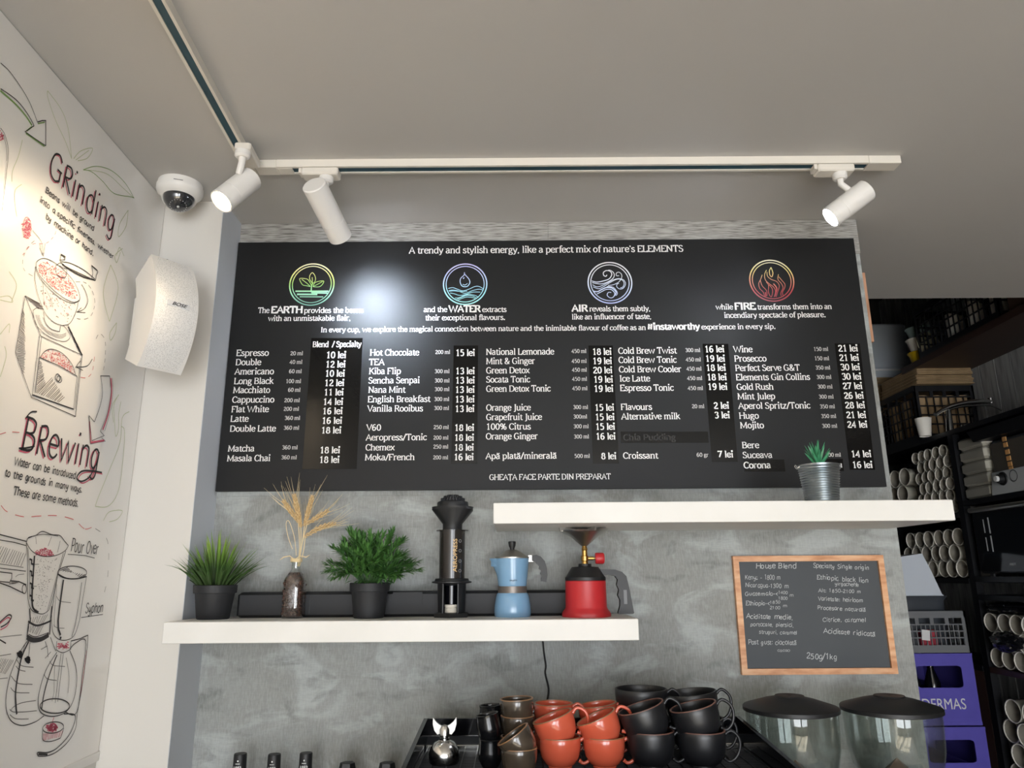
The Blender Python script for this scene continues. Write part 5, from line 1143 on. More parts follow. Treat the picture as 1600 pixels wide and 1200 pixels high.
hd_ = [(20, 890), (24, 889.6), (46, 890.2), (57, 894), (63.5, 901), (67, 918), (73, 958), (71, 959.5), (50, 959.5), (48.5, 957.5), (52, 947), (52.5, 938), (49, 930), (51.5, 922), (48, 914), (50, 906), (46, 900.5), (36, 898.5), (28, 898.8), (22, 896)]
MB().prism([(a*k, h(b)) for a, b in hd_], -7*k, 7*k).build('grip', 'blackpl', sv)
MB().box((58*k, -7.6*k, h(944)), (63*k, -7*k, h(922)), Matrix.Identity(4)).build('grip_plate', 'greycrate', sv)
# bucket with succulent on the upper shelf
P = atZ(1284, 779, ZS2); Yb = -.255; A = At(1284, Yb, ZS2); A.x = atY(1284, 775, Yb).x; k = 1/ppm((A.x, Yb, ZS2+.03)); h = lambda py: atY(1284, py, Yb).z-ZS2
bk = empty('metal_bucket_planter', (A.x, Yb, ZS2), 'small ribbed galvanised bucket with a spiky succulent, on the upper shelf', 'plant')
h1 = h(728); pr_ = [(.0001, .0005)]; nrib = 15
for i in range(nrib*4+1):
    t = i/(nrib*4); pr_.append(((24.5+(31-24.5)*t+.8*math.sin(2*PI*nrib*t))*k, t*h1))
pr_ += [(32.3*k, h1), (32.3*k, h1+.0015), (30.5*k, h1+.0015), (30*k, h1*.9), (.0001, h1*.9)]
MB().lathe(pr_, 48).build('bucket', 'galv', bk, smooth=True)
hm_ = MB()
for s_ in (-1, 1): hm_.tube([(s_*(31*k+.004*math.sin(a)), .004*math.cos(a), h1-.004-.0035*math.sin(2*a)*0+.004*math.cos(a*2)*.5) for a in [PI*j/8 for j in range(9)]], .0008, 5)
hm_.tube(smoothpts([(-33*k, 0, h1-.003), (-36*k, 0, h1+.002), (-37*k, 0, h1-.002), (-34*k, 0, h1-.007)], 4), .0009, 5)
hm_.build('wire_ears', 'chrome', bk, smooth=True)
gv = MB(); rr = random.Random(3)
for i in range(170):
    a = rr.uniform(0, 2*PI); q = math.sqrt(rr.random())*28.5*k; gv.ball((q*math.cos(a), q*math.sin(a), h1*.95+rr.uniform(0, .004)), rr.uniform(.0016, .0032), 6, 4)
tag(gv.build('gravel', 'gravel', bk, smooth=False), kind='stuff')
rr = random.Random(9)
for i in range(22):
    a = i*2.39996; q = i/22; out = .08+q*.95; l = (.066-.022*q)*rr.uniform(.85, 1.1)
    m = MB(); d = Vector((math.cos(a)*out, math.sin(a)*out, 1)); blade(m, (math.cos(a)*.002, math.sin(a)*.002, h1*.93), d, l, .0098*(1-.2*q), -.25 if q > .4 else 0, 6, .45)
    m.build('succulent_leaf', 'aloe', bk, smooth=True)
# ================================================================ CHALKBOARD
YK = -.016
ko = [atY(1145, 869, YK), atY(1380, 867, YK), atY(1404, 1053.5, YK), atY(1160, 1054.5, YK)]
kx0, kx1 = (ko[0].x+ko[3].x)/2, (ko[1].x+ko[2].x)/2; kz1, kz0 = (ko[0].z+ko[1].z)/2, (ko[2].z+ko[3].z)/2
ck = empty('chalkboard', ((kx0+kx1)/2, -.01, kz0), 'oak-framed chalkboard handwritten with coffee origins, right of the low shelf', 'chalkboard')
fw = .0135
MB().box((kx0+fw*.5, -.009, kz0+fw*.5), (kx1-fw*.5, -.003, kz1-fw*.5)).build('slate', 'slate', ck, world=True)
for poly in ([(kx0, kz0), (kx0+fw, kz0+fw), (kx0+fw, kz1-fw), (kx0, kz1)], [(kx1, kz0), (kx1-fw, kz0+fw), (kx1-fw, kz1-fw), (kx1, kz1)], [(kx0, kz0), (kx1, kz0), (kx1-fw, kz0+fw), (kx0+fw, kz0+fw)], [(kx0, kz1), (kx1, kz1), (kx1-fw, kz1-fw), (kx0+fw, kz1-fw)]):
    MB().prism(poly, YK, -.003).build('frame_rail', 'oak', ck, world=True)
kp = Pen(lambda v: Vector((v[0], -.009, v[1])), (0, -1, 0), .0005)
def kt(t, x0, x1, y, cap, y1=None, weight=.085):
    f = lambda x, y_: atY(1120+x/5, 840+y_/5, -.009)
    a, b, c = f(x0, y), f(x1, y1 or y), f(x0, y-cap)
    puttext(kp, t, a.x, b.x, a.z, (c.z-a.z)/.7, H, weight, serif=False, slant=.12, jit=.9, y1=b.z)
kt('House Blend', 302, 620, 240, 38); kt('Specialty Single origin', 750, 1190, 235, 32, 250)
kt('Kenya - 1800 m', 220, 500, 325, 34, 330); kt('Nicaragua-1300 m', 220, 560, 385, 32, 395); kt('Guatemala-<', 220, 480, 452, 30); kt('1400', 478, 555, 440, 22); kt('1800', 478, 552, 485, 22); kt('m', 565, 597, 462, 22)
kt('Ethiopia-<', 225, 415, 528, 30); kt('1850', 412, 498, 515, 22); kt('2100', 412, 495, 558, 22); kt('m', 515, 550, 543, 22)
kt('Aciditate medie,', 225, 595, 630, 34, 640); kt('portocale, piersici,', 260, 600, 690, 28, 698); kt('struguri, caramel', 330, 628, 750, 28, 758); kt('Post gust: ciocolată', 245, 622, 832, 34, 838); kt('cacao', 472, 572, 890, 20)
kt('Ethiopia black lion', 780, 1185, 325, 34, 355); kt('yirgacheffe', 920, 1110, 372, 26, 385); kt('Alt: 1850-2100 m', 790, 1130, 425, 26, 435); kt('Varietate: heirloom', 788, 1145, 490, 30, 505); kt('Procesare naturală', 785, 1165, 560, 30, 580)
kt('Citrice, caramel', 825, 1165, 655, 30, 660); kt('Aciditate ridicată', 830, 1240, 745, 34, 770); kt('250g/1kg', 700, 940, 945, 40, 955, weight=.085)
marks(kp.mb.build('chalk_writing', 'chalk', ck, world=True))
# cable down the wall
Cb = smoothpts([atY(x, y_, -.006) for x, y_ in ((848, 1000), (850, 1020), (853, 1040), (852, 1052), (857, 1075), (856, 1090), (852, 1106), (852, 1150))], 5)
tag(MB().tube(Cb, .0021, 8).build('power_cable', 'blackpl', smooth=True), 'thin black cable hanging down the wall below the low shelf', 'cable')
# ================================================================ COUNTER, COFFEE MACHINE, CUPS
o = MB().box((-.73, -.74, .82), (1.15, -.004, .86), bev=.003).build('worktop', 'worktop'); tag(o, 'dark counter worktop below the menu wall', 'worktop')
cb = empty('counter_cabinet', (.2, -.37, FL), 'dark counter cabinet under the worktop', 'cabinet')
MB().box((-.92, -.33, 0), (.94, .36, .98)).build('body', 'cabinetry', cb)
for i in range(4): MB().box((-.91+i*.463, -.35, .08), (-.46+i*.463, -.3305, .96), bev=.002).build('door', 'cabinetry', cb)
ZT = 1.258
mc = empty('espresso_machine', (.142, -.38, .86), 'wide black espresso machine whose top tray carries the cups', 'coffee machine')
mx0, mx1, my0, my1 = -.19, .475, -.62, -.15
mcx = lambda a, b, bev=0: MB().box(a, b, bev=bev)
mcx((mx0+.01, my0, .90), (mx1-.01, my1-.03, 1.235), .01).build('body', 'blackgl', mc, world=True)
for x, y_ in ((mx0+.06, my0+.06), (mx1-.06, my0+.06), (mx0+.06, my1-.08), (mx1-.06, my1-.08)): MB().lathe([(.0001, 0), (.022, 0), (.018, .045), (.0001, .045)], 20, Tr(x, y_, .86)).build('foot', 'blackpl', mc, True, True)
def sidepanel(x, s_):
    t = .008; P = [(my1, 1.24), (my1, 1.306), (my1-.02, 1.309), (my0+.08, 1.285), (my0, 1.20), (my0, 1.10), (my1-.03, 1.10)]
    m = MB(); n = len(P); m.add([(x, y_, z) for y_, z in P]+[(x+t*s_, y_, z) for y_, z in P], [tuple(range(n)), tuple(range(2*n-1, n-1, -1))]+[(i, n+i, n+(i+1) % n, (i+1) % n) for i in range(n)]); return m
sidepanel(mx0, 1).build('side_panel', 'blackgl', mc, world=True); sidepanel(mx1, -1).build('side_panel', 'blackgl', mc, world=True)
mcx((mx0+.008, my1-.008, 1.10), (mx1-.008, my1, 1.306)).build('back_panel', 'blackgl', mc, world=True)
m = MB(); m.add([(mx0+.008, my1-.0085, 1.272), (mx1-.008, my1-.0085, 1.272), (mx1-.008, my1-.045, 1.262), (mx0+.008, my1-.045, 1.262), (mx0+.008, my1-.0085, 1.235), (mx1-.008, my1-.0085, 1.235), (mx1-.008, my1-.045, 1.235), (mx0+.008, my1-.045, 1.235)], [(3, 2, 1, 0), (4, 5, 6, 7), (0, 1, 5, 4), (1, 2, 6, 5), (2, 3, 7, 6), (3, 0, 4, 7)]); m.build('rear_ledge', 'darkgrey', mc, world=True)
mcx((mx0+.009, my1-.056, 1.236), (mx1-.009, my1-.0455, 1.264), .001).build('chrome_bar', 'chrome', mc, world=True)
m = MB()
for i in range(60): m.box((mx0+.012, my0+.02+i*.0064, 1.2545), (mx1-.012, my0+.0214+i*.0064, 1.2565))
for i in range(26): m.box((mx0+.012+i*.0256, my0+.02, 1.2565), (mx0+.0138+i*.0256, my1-.057, ZT))
tag(m.build('wire_rack', 'rack', mc, world=True), kind='stuff')
mcx((mx0+.009, my0+.01, 1.2345), (mx1-.009, my1-.057, 1.2375)).build('drip_plate', 'blackpl', mc, world=True)
# domed chrome piece with a winged knob
P = atZ(694, 1192, ZT); dk = 1/ppm(P)
wk = empty('winged_tamper', (P.x, P.y+.0, ZT), 'chrome dome with winged knob, leftmost on the coffee machine', 'tamper')
MB().lathe([(.0001, 0), (22*dk, 0), (24*dk, 3*dk), (24.3*dk, 14*dk), (22*dk, 22*dk), (15*dk, 30*dk), (8*dk, 33*dk), (8*dk, 36*dk), (6.5*dk, 37*dk), (6.5*dk, 39*dk), (8.2*dk, 40*dk), (8.2*dk, 49*dk), (5*dk, 54*dk), (.0001, 55.5*dk)], 44).build('dome', 'chrome', wk, smooth=True)
for s_ in (-1, 1):
    W_ = [(6, 43), (11, 41), (16, 47), (18.6, 56), (18.4, 66), (14, 60), (9, 56), (5, 54)]
    MB().prism([(s_*a*dk, b*dk) for a, b in W_], -2.6*dk, 2.6*dk).build('wing', 'wing', wk)
def cup(name, R, h, foot, body, inner, rim, cat, hs=None, tall=False):
    root = empty(name, (0, 0, 0), name, cat)
    if tall: pr = [(.0001, 0), (foot*.9, 0), (foot, .002), (R*1.02, h*.3), (R*1.04, h*.55), (R*.97, h*.9), (R, h)]
    else: pr = [(.0001, .001), (foot-.002, .001), (foot-.001, 0), (foot, .001), (foot, .004), (R*.74, h*.14), (R*.93, h*.38), (R*.99, h*.65), (R, h*.85), (R*1.0, h)]
    t = .0028
    inn = [(r-t, z) for r, z in pr[::-1] if r > foot*1.02 and z > .004]+[(.0001, .006)]
    MB().lathe(pr+[(R-.0004, h+.0006), (R-t+.0004, h+.0006)]+[(inn[0][0], inn[0][1])]+inn[1:], 44).build('body', body, root, smooth=True)
    if rim: MB().lathe([(R+.0002, h-.0004), (R+.0001, h+.0010), (R-t-.0001, h+.0010), (R-t-.0002, h-.0004)], 44).build('rim', rim, root, smooth=True)
    if hs:
        S = smoothpts([(R*.97, 0, h*.86), (R+hs*.45, 0, h*.97), (R+hs*.95, 0, h*.78), (R+hs, 0, h*.5), (R+hs*.7, 0, h*.24), (R+hs*.2, 0, h*.12), (R*.90, 0, h*.22)], 6)
        MB().tube(S, [.0036]*3+[.003]*(len(S)-6)+[.0036]*3, 10).build('handle', body, root, smooth=True)
    return root
U = {}
U['o'] = cup('terracotta_cup', .0385, .052, .022, 'orange', 'orange', 'orange_rim', 'cup', .023)
U['B'] = cup('black_cup', .0440, .061, .024, 'blackcup', 'blackcup', 'coppr', 'cup', .026)
U['X'] = cup('large_black_cup', .0520, .064, .028, 'blackcup', 'blackcup', None, 'cup', .026)
U['t'] = cup('espresso_tumbler', .0215, .0485, .015, 'cupgloss', 'cupgloss', None, 'cup', None, True)
U['w'] = cup('brown_cup', .0320, .046, .018, 'browncup', 'browncup', 'orange_rim', 'cup')
used = set()
def place(kind, px, Y, dz, tilt, label, group, yaw=0, dx=0):
    X = atY(px, 1170, Y).x+dx; src = U[kind]
    o = src if kind not in used else copytree(src)
    used.add(kind); o.location = (X, Y, ZT+.0006+dz); o.rotation_euler = (0, math.radians(-tilt), yaw)
    o['label'] = label; o['category'] = 'cup'; o['group'] = group; return o
GO, GB, GT, GW = 'terracotta cups stacked on the coffee machine', 'black cups stacked on the coffee machine', 'small black tumblers stacked on the coffee machine', 'brown glazed cups stacked on the coffee machine'
place('o', 875, -.365, 0, 0, 'terracotta cup, bottom of the left front stack beside the brown cups', GO)
place('o', 873, -.365, .037, 19, 'tilted terracotta cup on top of the left front terracotta stack', GO, dx=.006)
place('o', 944, -.365, 0, 0, 'terracotta cup, bottom of the front stack beside the black cups', GO)
place('o', 944, -.365, .037, 22, 'tilted terracotta cup on top of the front stack beside the black cups', GO, dx=.006)
place('o', 866, -.275, 0, 0, 'terracotta cup, bottom of the rear stack, mostly hidden behind the left front stack', GO)
place('o', 866, -.275, .043, 0, 'terracotta cup on top of the rear left stack, level, rim just below the cable', GO)
place('o', 938, -.275, 0, 0, 'terracotta cup at the bottom of the rear right terracotta stack, mostly hidden', GO)
place('o', 938, -.275, .041, 7, 'slightly tilted terracotta cup on the rear right terracotta stack', GO, dx=.003)
place('B', 1017, -.365, 0, 0, 'matt black cup, bottom of the front stack next to the terracotta cups', GB)
place('B', 1014, -.365, .043, 17, 'tilted black cup with brown rim, topping the front stack beside the terracotta cups', GB, dx=.006)
place('B', 1097, -.365, 0, 0, 'matt black cup, bottom of the rightmost front stack', GB)
place('B', 1094, -.365, .043, 13, 'tilted matt black cup with brown rim, top of the rightmost front stack', GB, dx=.005)
place('X', 1006, -.262, 0, 0, 'large black cup, bottom of the rear stack behind the left black cups', GB)
place('X', 1006, -.262, .055, 0, 'level large black cup topping the rear left stack', GB)
place('X', 1086, -.262, 0, 0, 'large black cup, bottom of the rear right black stack', GB, dx=.006)
place('X', 1081, -.262, .048, 6, 'large black cup, slightly tilted, topping the rear right black stack', GB, dx=.010)
place('t', 766, -.365, 0, 0, 'small glossy black tumbler, bottom of the front stack left of the brown cups', GT)
place('t', 764.5, -.365, .043, 10, 'small glossy black tumbler, tilted, top of the front stack left of the brown cups', GT, dx=.004)
place('t', 769, -.305, 0, 0, 'small black tumbler, bottom of the rear tumbler stack, hidden', GT)
place('t', 768, -.305, .0485, 3, 'small black tumbler topping the rear tumbler stack, level rim', GT)
place('w', 811, -.425, -.0, 0, 'brown glazed cup nearest the viewer, bottom of its stack', GW)
place('w', 812, -.425, .029, 33, 'steeply tilted brown glazed cup on the front brown cup', GW, dx=.013)
place('w', 809, -.33, 0, 0, 'brown glazed cup, bottom of the rear brown stack', GW)
place('w', 809, -.33, .036, 0, 'brown glazed cup, middle of the rear brown stack', GW)
place('w', 809, -.33, .066, 2, 'brown glazed cup, top of the rear brown stack', GW)
place('w', 832, -.235, 0, 0, 'brown glazed cup, bottom of the farthest brown stack, hidden', GW)
place('w', 832, -.235, .036, 0, 'brown glazed cup, top of the farthest brown stack, just showing beside the terracotta cups', GW)
# grinders with clear hoppers
def grinder(px, py, Y, rp, label, app):
    P = atY(px, py, Y); k = 1/ppm(P); zl = atY(px, 1110, Y).z
    gr = empty('coffee_grinder', (P.x, Y, .86), label, 'coffee grinder')
    z = zl-.86; R = rp*k
    MB().lathe([(.0001, z-.002), (R*.94, z-.002), (R, z), (R, z+.007), (R*.98, z+.009), (R*.55, z+.022), (R*.32, z+.027), (R*.30, z+.030), (R*.12, z+.031), (.0001, z+.029)], 56).build('lid', 'blackpl', gr, smooth=True)
    hz_ = .155; pr = [(R*.955, z-.002), (R*.955, z-.02), (R*.93, z-.07), (R*.86, z-.105), (R*.60, z-.145), (R*.45, z-hz_)]
    MB().lathe(pr, 56).lathe([(r-.002, q) for r, q in pr][::-1], 56).build('hopper', 'hopper', gr, smooth=True)
    ap_ = atY(app[0], app[1], Y).z-.86
    loft([hexr(R*.60, ap_-.045, 4, .35), hexr(.0008, ap_, 4, .35)], True, True).build('hopper_insert', 'insert', gr)
    MB().lathe([(R*.5, z-hz_-.01), (R*.5, z-hz_+.004), (R*.44, z-hz_+.006), (.0001, z-hz_+.006)], 32).build('collar', 'blackpl', gr, smooth=True)
    MB().box((-.038, -.10, .02), (.07, .10, z-hz_-.005), bev=.012).box((-.04, -.14, 0), (.08, .12, .02), bev=.004).build('body', 'blackmat', gr)
    MB().tube([(0, -.10, .16), (0, -.15, .15), (0, -.155, .11)], .012, 12).build('spout', 'blackpl', gr, smooth=True)
    MB().box((-.035, -.16, .07), (-.025, -.10, .08)).box((.025, -.16, .07), (.035, -.10, .08)).build('portafilter_fork', 'steel', gr)
grinder(1235, 1104, -.17, 72, 'coffee grinder with clear hopper, nearer the coffee machine', (1243, 1187))
grinder(1391, 1102, -.17, 74, 'coffee grinder with clear hopper in front of the purple crates', (1400, 1184))
# syrup bottles
def syrup(px, top, name, label, cap, group=None):
    Y = -.115; P = atY(px, top, Y); z = P.z-.86; k = 1/ppm(P)
    b = empty(name, (P.x, Y, .86), label, 'bottle', group=group)
    if cap == 'round':
        r = 9.8*k
        MB().lathe([(.0001, z), (r*.93, z), (r, z-.002), (r*1.08, z-.055), (.0001, z-.055)][::-1], 28).build('cap', 'blackpl', b, smooth=True)
        text_mesh('1883', .0088, 'label_white', 'cap_lettering', b, fr((0, -r*1.1, z-.026), (1, 0, 0), (0, 0, 1)))
        MB().box((-.0045, -r*1.09, z-.0185), (.0045, -r*1.02, z-.0175)).lathe([(.0016, -.0002), (.0001, .0004)], 8, fr((0, -r*1.06, z-.0125), (1, 0, 0), (0, 0, 1))).build('cap_emblem', 'label_white', b)
        MB().lathe([(.0001, 0), (.036, 0), (.037, .003), (.037, z-.15), (.03, z-.10), (.015, z-.06), (.015, z-.0555), (.0001, z-.0555)], 36).build('glass', 'smoke', b, smooth=True)
    else:
        r = 11.5*k
        MB().lathe([(.0001, z), (r, z), (r*1.12, z-.009), (r*1.12, z-.03), (.0001, z-.03)][::-1], 6).build('cap', 'blackpl', b)
        MB().lathe([(.0001, 0), (.034, 0), (.035, .003), (.035, z-.12), (.014, z-.06), (.014, z-.0305), (.0001, z-.0305)], 32).build('glass', 'smoke', b, smooth=True)
GS = 'syrup bottles on the counter'
syrup(376, 1177, 'syrup_bottle', 'black-capped syrup bottle, leftmost of the row under the low shelf', 'round', GS)
syrup(429, 1178, 'syrup_bottle', 'black-capped syrup bottle, second from the left under the low shelf', 'round', GS)
syrup(478.5, 1176, 'syrup_bottle', 'black-capped syrup bottle, third from the left, lettering facing front', 'round', GS)
syrup(543, 1191.5, 'sauce_bottle', 'bottle with a low faceted black cap, right of the three syrup bottles', 'flat', GS)
syrup(605, 1191.5, 'sauce_bottle', 'bottle with a low faceted black cap, nearest the coffee machine', 'flat', GS)
# ================================================================ STORAGE BEHIND
def crate(name, W, D, Hh, m_, label, cat='crate', nx=7, nz=4, loc=(0, 0, 0), bar=.006, band=.25):
    r = empty(name, loc, label, cat); t = .006
    def wall(nm, T, L_):
        m = MB(); m.box((0, 0, 0), (L_, t, .03), T).box((0, 0, Hh-.028), (L_, t+.004, Hh), T)
        for x in (0, L_-.02): m.box((x, 0, .03), (x+.02, t, Hh-.028), T)
        zb_ = Hh*(1-band); m.box((.02, 0, zb_), (L_-.02, t, zb_+bar), T)
        n = int(nx*L_/.30)
        for i in range(1, n): 
            x = .02+(L_-.04)*i/n; w_ = bar*.8; m.box((x-w_/2, .0005, .03), (x+w_/2, t-.0005, zb_), T)
        for i in range(1, nz): m.box((.02, .0002, .03+(zb_-.03)*i/nz), (L_-.02, t-.0002, .03+(zb_-.03)*i/nz+bar), T)
        for i in range(1, 4): x = .02+(L_-.04)*i/4; m.box((x-.008, 0, zb_+bar), (x+.008, t, Hh-.028), T)
        m.build(nm, m_, r)
    wall('front_wall', Tr(0, 0, 0), W); wall('back_wall', Tr(0, D-t, 0), W)
    wall('left_wall', Tr(t, 0, 0) @ Rz(PI/2), D); wall('right_wall', Tr(W, 0, 0) @ Rz(PI/2), D)
    MB().box((.004, .004, 0), (W-.004, D-.004, .006)).build('bottom', m_, r)
    return r
# purple bottle crates
PY = 1.45; px0, px1 = 1.632, 1.932; CH = .286
pc = empty('bottle_crate', (px0, PY, FL), 'purple bottle crate at the bottom of the stack', 'crate', group='purple bottle crates stacked behind the menu wall')
def rect_loop(x0, z0, x1, z1, n): 
    out = []
    for (a, b), (c, d) in (((x0, z0), (x1, z0)), ((x1, z0), (x1, z1)), ((x1, z1), (x0, z1)), ((x0, z1), (x0, z0))):
        out += [(a+(c-a)*i/n, b+(d-b)*i/n) for i in range(n)]
    return out
def rrect_loop(x0, z0, x1, z1, r, n):
    base = rect_loop(x0, z0, x1, z1, n); out = []
    for x, z in base:
        cx = min(max(x, x0+r), x1-r); cz = min(max(z, z0+r), z1-r); d = math.hypot(x-cx, z-cz)
        if d > r: x, z = cx+(x-cx)/d*r, cz+(z-cz)/d*r
        out.append((x, z))
    return out
WX = px1-px0; DX = .40
MB().ringplate(rect_loop(0, .003, WX, CH-.003, 12), rrect_loop(.055, CH-.138, WX-.052, CH-.052, .014, 12), 0, .006).box((.0, -.002, CH-.012), (WX, .003, CH-.003)).box((0, -.002, .003), (WX, .003, .016)).build('front_wall', 'purple', pc)
MB().ringplate(rect_loop(0, .003, WX, CH-.003, 12), rrect_loop(.055, CH-.138, WX-.052, CH-.052, .014, 12), DX-.006, DX).build('back_wall', 'purple', pc)
for x_ in (0, WX-.006): MB().box((x_, .006, .003), (x_+.006, DX-.006, CH-.003)).build('side_wall', 'purple', pc)
MB().box((.006, .006, .003), (WX-.006, DX-.006, .010)).build('bottom', 'purple', pc)
m = MB()
for i in (1, 2, 3): m.box((WX*i/4-.002, .01, .011), (WX*i/4+.002, DX-.01, CH*.5))
m.build('dividers', 'purple', pc)
tx_ = text_mesh('DERMAS', .0600, 'label_white', 'lettering', pc, fr((WX*.51, -.0006, CH*.29), (1, 0, 0), (0, 0, 1)), sx=.82, bold=False)
for i in range(1, 5):
    copytree(pc, loc=(px0-.0+(.008 if i < 4 else 0), PY, FL+i*CH), label=['', 'purple bottle crate, second from the bottom of the stack', 'purple bottle crate in the middle of the stack', 'purple bottle crate, second from the top, behind the right hopper', 'top purple bottle crate, under the grey crate'][i])
zc = FL+5*CH
# bottles showing in the crate's grip hole
for i in range(2):
    o = empty('dark_bottle', (px0+.07+i*.085, PY+.07, FL+4*CH+.0105), ['dark glass bottle in the top purple crate, left in the grip hole', 'dark glass bottle in the top purple crate, second in the grip hole'][i], 'bottle')
    MB().lathe([(.0001, 0), (.03, 0), (.031, .15), (.013, .205), (.013, .245), (.0001, .245)], 24).build('glass', 'blackgl', o, smooth=True)
gc = crate('lattice_crate', .296, .36, .168, 'greycrate', 'grey lattice crate on top of the purple crates', loc=(px0+.004, PY, zc), nx=14, nz=3, bar=.005, band=.34)
tag(MB().box((0, 0, 0), (.072, .05, .078), bev=.004).build('red_pack', 'redpack', None), 'small pink and red pack inside the grey lattice crate', 'pack').location = (px0+.115, PY+.035, zc+.012)
lb = MB().box((0, 0, 0), (.034, .0012, .042)).build('paper_label', 'label_white'); tag(lb, 'small white label hung on the grey lattice crate', 'label'); lb.location = (px0+.098, PY-.0022, zc+.052); lb.rotation_euler = (0, .12, 0)
db = empty('dark_bin', (px0+.05, PY+.10, zc+.0065), 'dark grey bin standing inside the grey lattice crate', 'bin')
loft([sqring(.095, 0, 40, 6), sqring(.10, .20, 40, 6), sqring(.112, .222, 40, 6)], True, True).build('body', 'darkgrey', db, smooth=True); db.location.x = px0+.160; db.location.y = PY+.15
def tub_ring(xa, xb, z, y0, y1, dz=0): return [(xa, y0, z), (xb, y0, z+dz), (xb, y1, z+dz), (xa, y1, z)]
wtb = empty('white_tub', (px0+.08, PY+.055, zc+.2295), 'pale white tapered plastic container on the dark grey bin, beside the menu wall end', 'container')
loft([tub_ring(-.02, .165, 0, 0, .17, .002), tub_ring(-.012, .14, .09, .012, .16, .008), tub_ring(-.005, .112, .165, .02, .15, .016)], True, True).build('body', 'lilac', wtb)
MB().box((-.022, -.003, 0), (.168, .173, .004)).build('rim', 'lilac', wtb)
# steel rack
rk = empty('steel_rack', (2.0, 1.45, FL), 'tall black steel storage rack full of packed paper cups', 'rack')
for x in (2.0, 2.265):
    for y_ in (.55, 1.455, 2.40):
        MB().box((x, y_, FL), (x+.03, y_+.04, 2.224)).build('post', 'rack', rk, world=True)
def shelf(z, y0, y1, m_='rack'): MB().box((1.998, y0, z-.022), (2.297, y1, z)).build('rack_shelf', m_, rk, world=True)
MB().box((2.0005, 1.50, FL), (2.008, 2.40, 1.188)).build('side_panel', 'wood_dark', rk, world=True)
shelf(2.226, .55, 2.44); shelf(1.858, 1.50, 2.40); shelf(1.572, 1.50, 2.40); shelf(1.905, .59, 1.45); shelf(1.580, .59, 1.45); shelf(1.505, .59, 1.45); shelf(1.212, .59, 1.45, 'wood_dark'); shelf(.76, .59, 1.45); shelf(1.212, 1.5, 2.4); shelf(.80, 1.5, 2.4); shelf(.40, .59, 2.4)
# packed paper cups
def cupstack(name, r, L_, seed):
    o = empty(name, (0, 0, 0), name, 'paper cups')
    rr = random.Random(seed)
    pr = [(.0001, .07), (r*.72, .07), (r*.95, .003), (r*1.0, .001), (r*1.03, 0), (r*1.03, .003), (r*.98, .005)]
    T = Ry(PI/2)
    body = [(r*.98, .005), (r*.93, .05)]
    z = .05
    while z < L_: body += [(r*.99, z+.001), (r*.99, z+.004), (r*.95, z+.006)]; z += .011
    body += [(r*.80, L_+.045), (.0001, L_+.045)]
    MB().lathe(pr[:4], 18, T).build('mouth', 'cupin', o, smooth=True)
    MB().lathe([(r*.97, .004), (r*.965, -.001), (r*1.0, -.0025), (r*1.045, -.001), (r*1.045, .004)], 20, T).build('rim', 'cup', o, smooth=True)
    MB().lathe(pr[4:6]+body, 18, T).build('cups', 'cup', o, smooth=True)
    w = [(r*1.05, -.004), (r*1.08, .01), (r*1.05, .06), (r*1.08, L_*.6), (r*1.0, L_+.05)]
    m = MB().lathe(w, 18, T); m.v = [(x+rr.uniform(-.0015, .0015), y_+rr.uniform(-.0018, .0018), z+rr.uniform(-.0018, .0018)) for x, y_, z in m.v]
    m.build('plastic_wrap', 'wrap', o, smooth=True)
    return o
CS = {'s': cupstack('paper_cup_stack', .0275, .10, 1), 'm': cupstack('paper_cup_stack', .037, .11, 2), 'l': cupstack('paper_cup_stack', .0435, .11, 3)}
cu = set()
KK = {}
for x_ in bpy.data.objects:
    if x_.parent: KK.setdefault(x_.parent.name, []).append(x_)
rr = random.Random(17)
def putcup(k, y_, z, label, group, x=2.004, yaw=None):
    s_ = CS[k]; o = s_ if k not in cu else copytree(s_, K=KK); cu.add(k)
    o.location = (x+rr.uniform(0, .012), y_, z); o.rotation_euler = (rr.uniform(0, 6), rr.uniform(-.01, .01), (yaw if yaw is not None else .10+rr.uniform(-.02, .02)))
    tag(o, label, 'paper cups', group)
def pile(k, r, y0, y1, z0, z1, label, group, skip=None, cap=None):
    z = z0+r; rows = []; ordn = ['first', 'second', 'third', 'fourth', 'fifth', 'sixth', 'seventh', 'eighth']
    while z+r < z1+.001:
        ys = []; y_ = y0+r+(r if len(rows) % 2 else 0)
        while y_+r <= y1+.002:
            if not (skip and skip(y_, z)): ys.append(y_)
            y_ += r*2.0
        if ys: rows.append((z, ys))
        z += r*1.735
    for ri, (z, ys) in enumerate(rows):
        for ci, y_ in enumerate(sorted(ys, reverse=bool(cap))):
            putcup(k, y_, z, label % (ordn[ri], ordn[ci]), group)
pile('s', .0298, 1.505, 1.86, 1.8595, 2.20, 'wrapped small paper cups under the rack top, %s row up, %s from the post', 'small paper cups on the upper rack shelf')
pile('l', .0475, 1.875, 2.36, 1.8595, 2.20, 'wrapped large paper cups left of the small ones, %s row up, %s from them', 'large paper cups on the upper rack shelf')
pile('m', .0402, 1.505, 2.04, 1.5735, 1.84, 'wrapped paper cups beside the pale white container, %s row up, %s from the post', 'paper cups on the middle rack shelf')
Pb = atX(1588, 1003, 1.985)
pile('m', .0402, .965, 1.452, 1.2135, 1.48, 'wrapped paper cups around the black bag roll, %s row up, %s from the post', 'paper cups on the brown rack shelf', cap=1, skip=lambda y_, z: (y_ > 1.25 and z > 1.40))
pile('l', .0475, .97, 1.452, .7615, 1.185, 'wrapped paper cups on the lower right rack shelf, %s row up, %s from the post', 'paper cups on the lower rack shelf', cap=1)
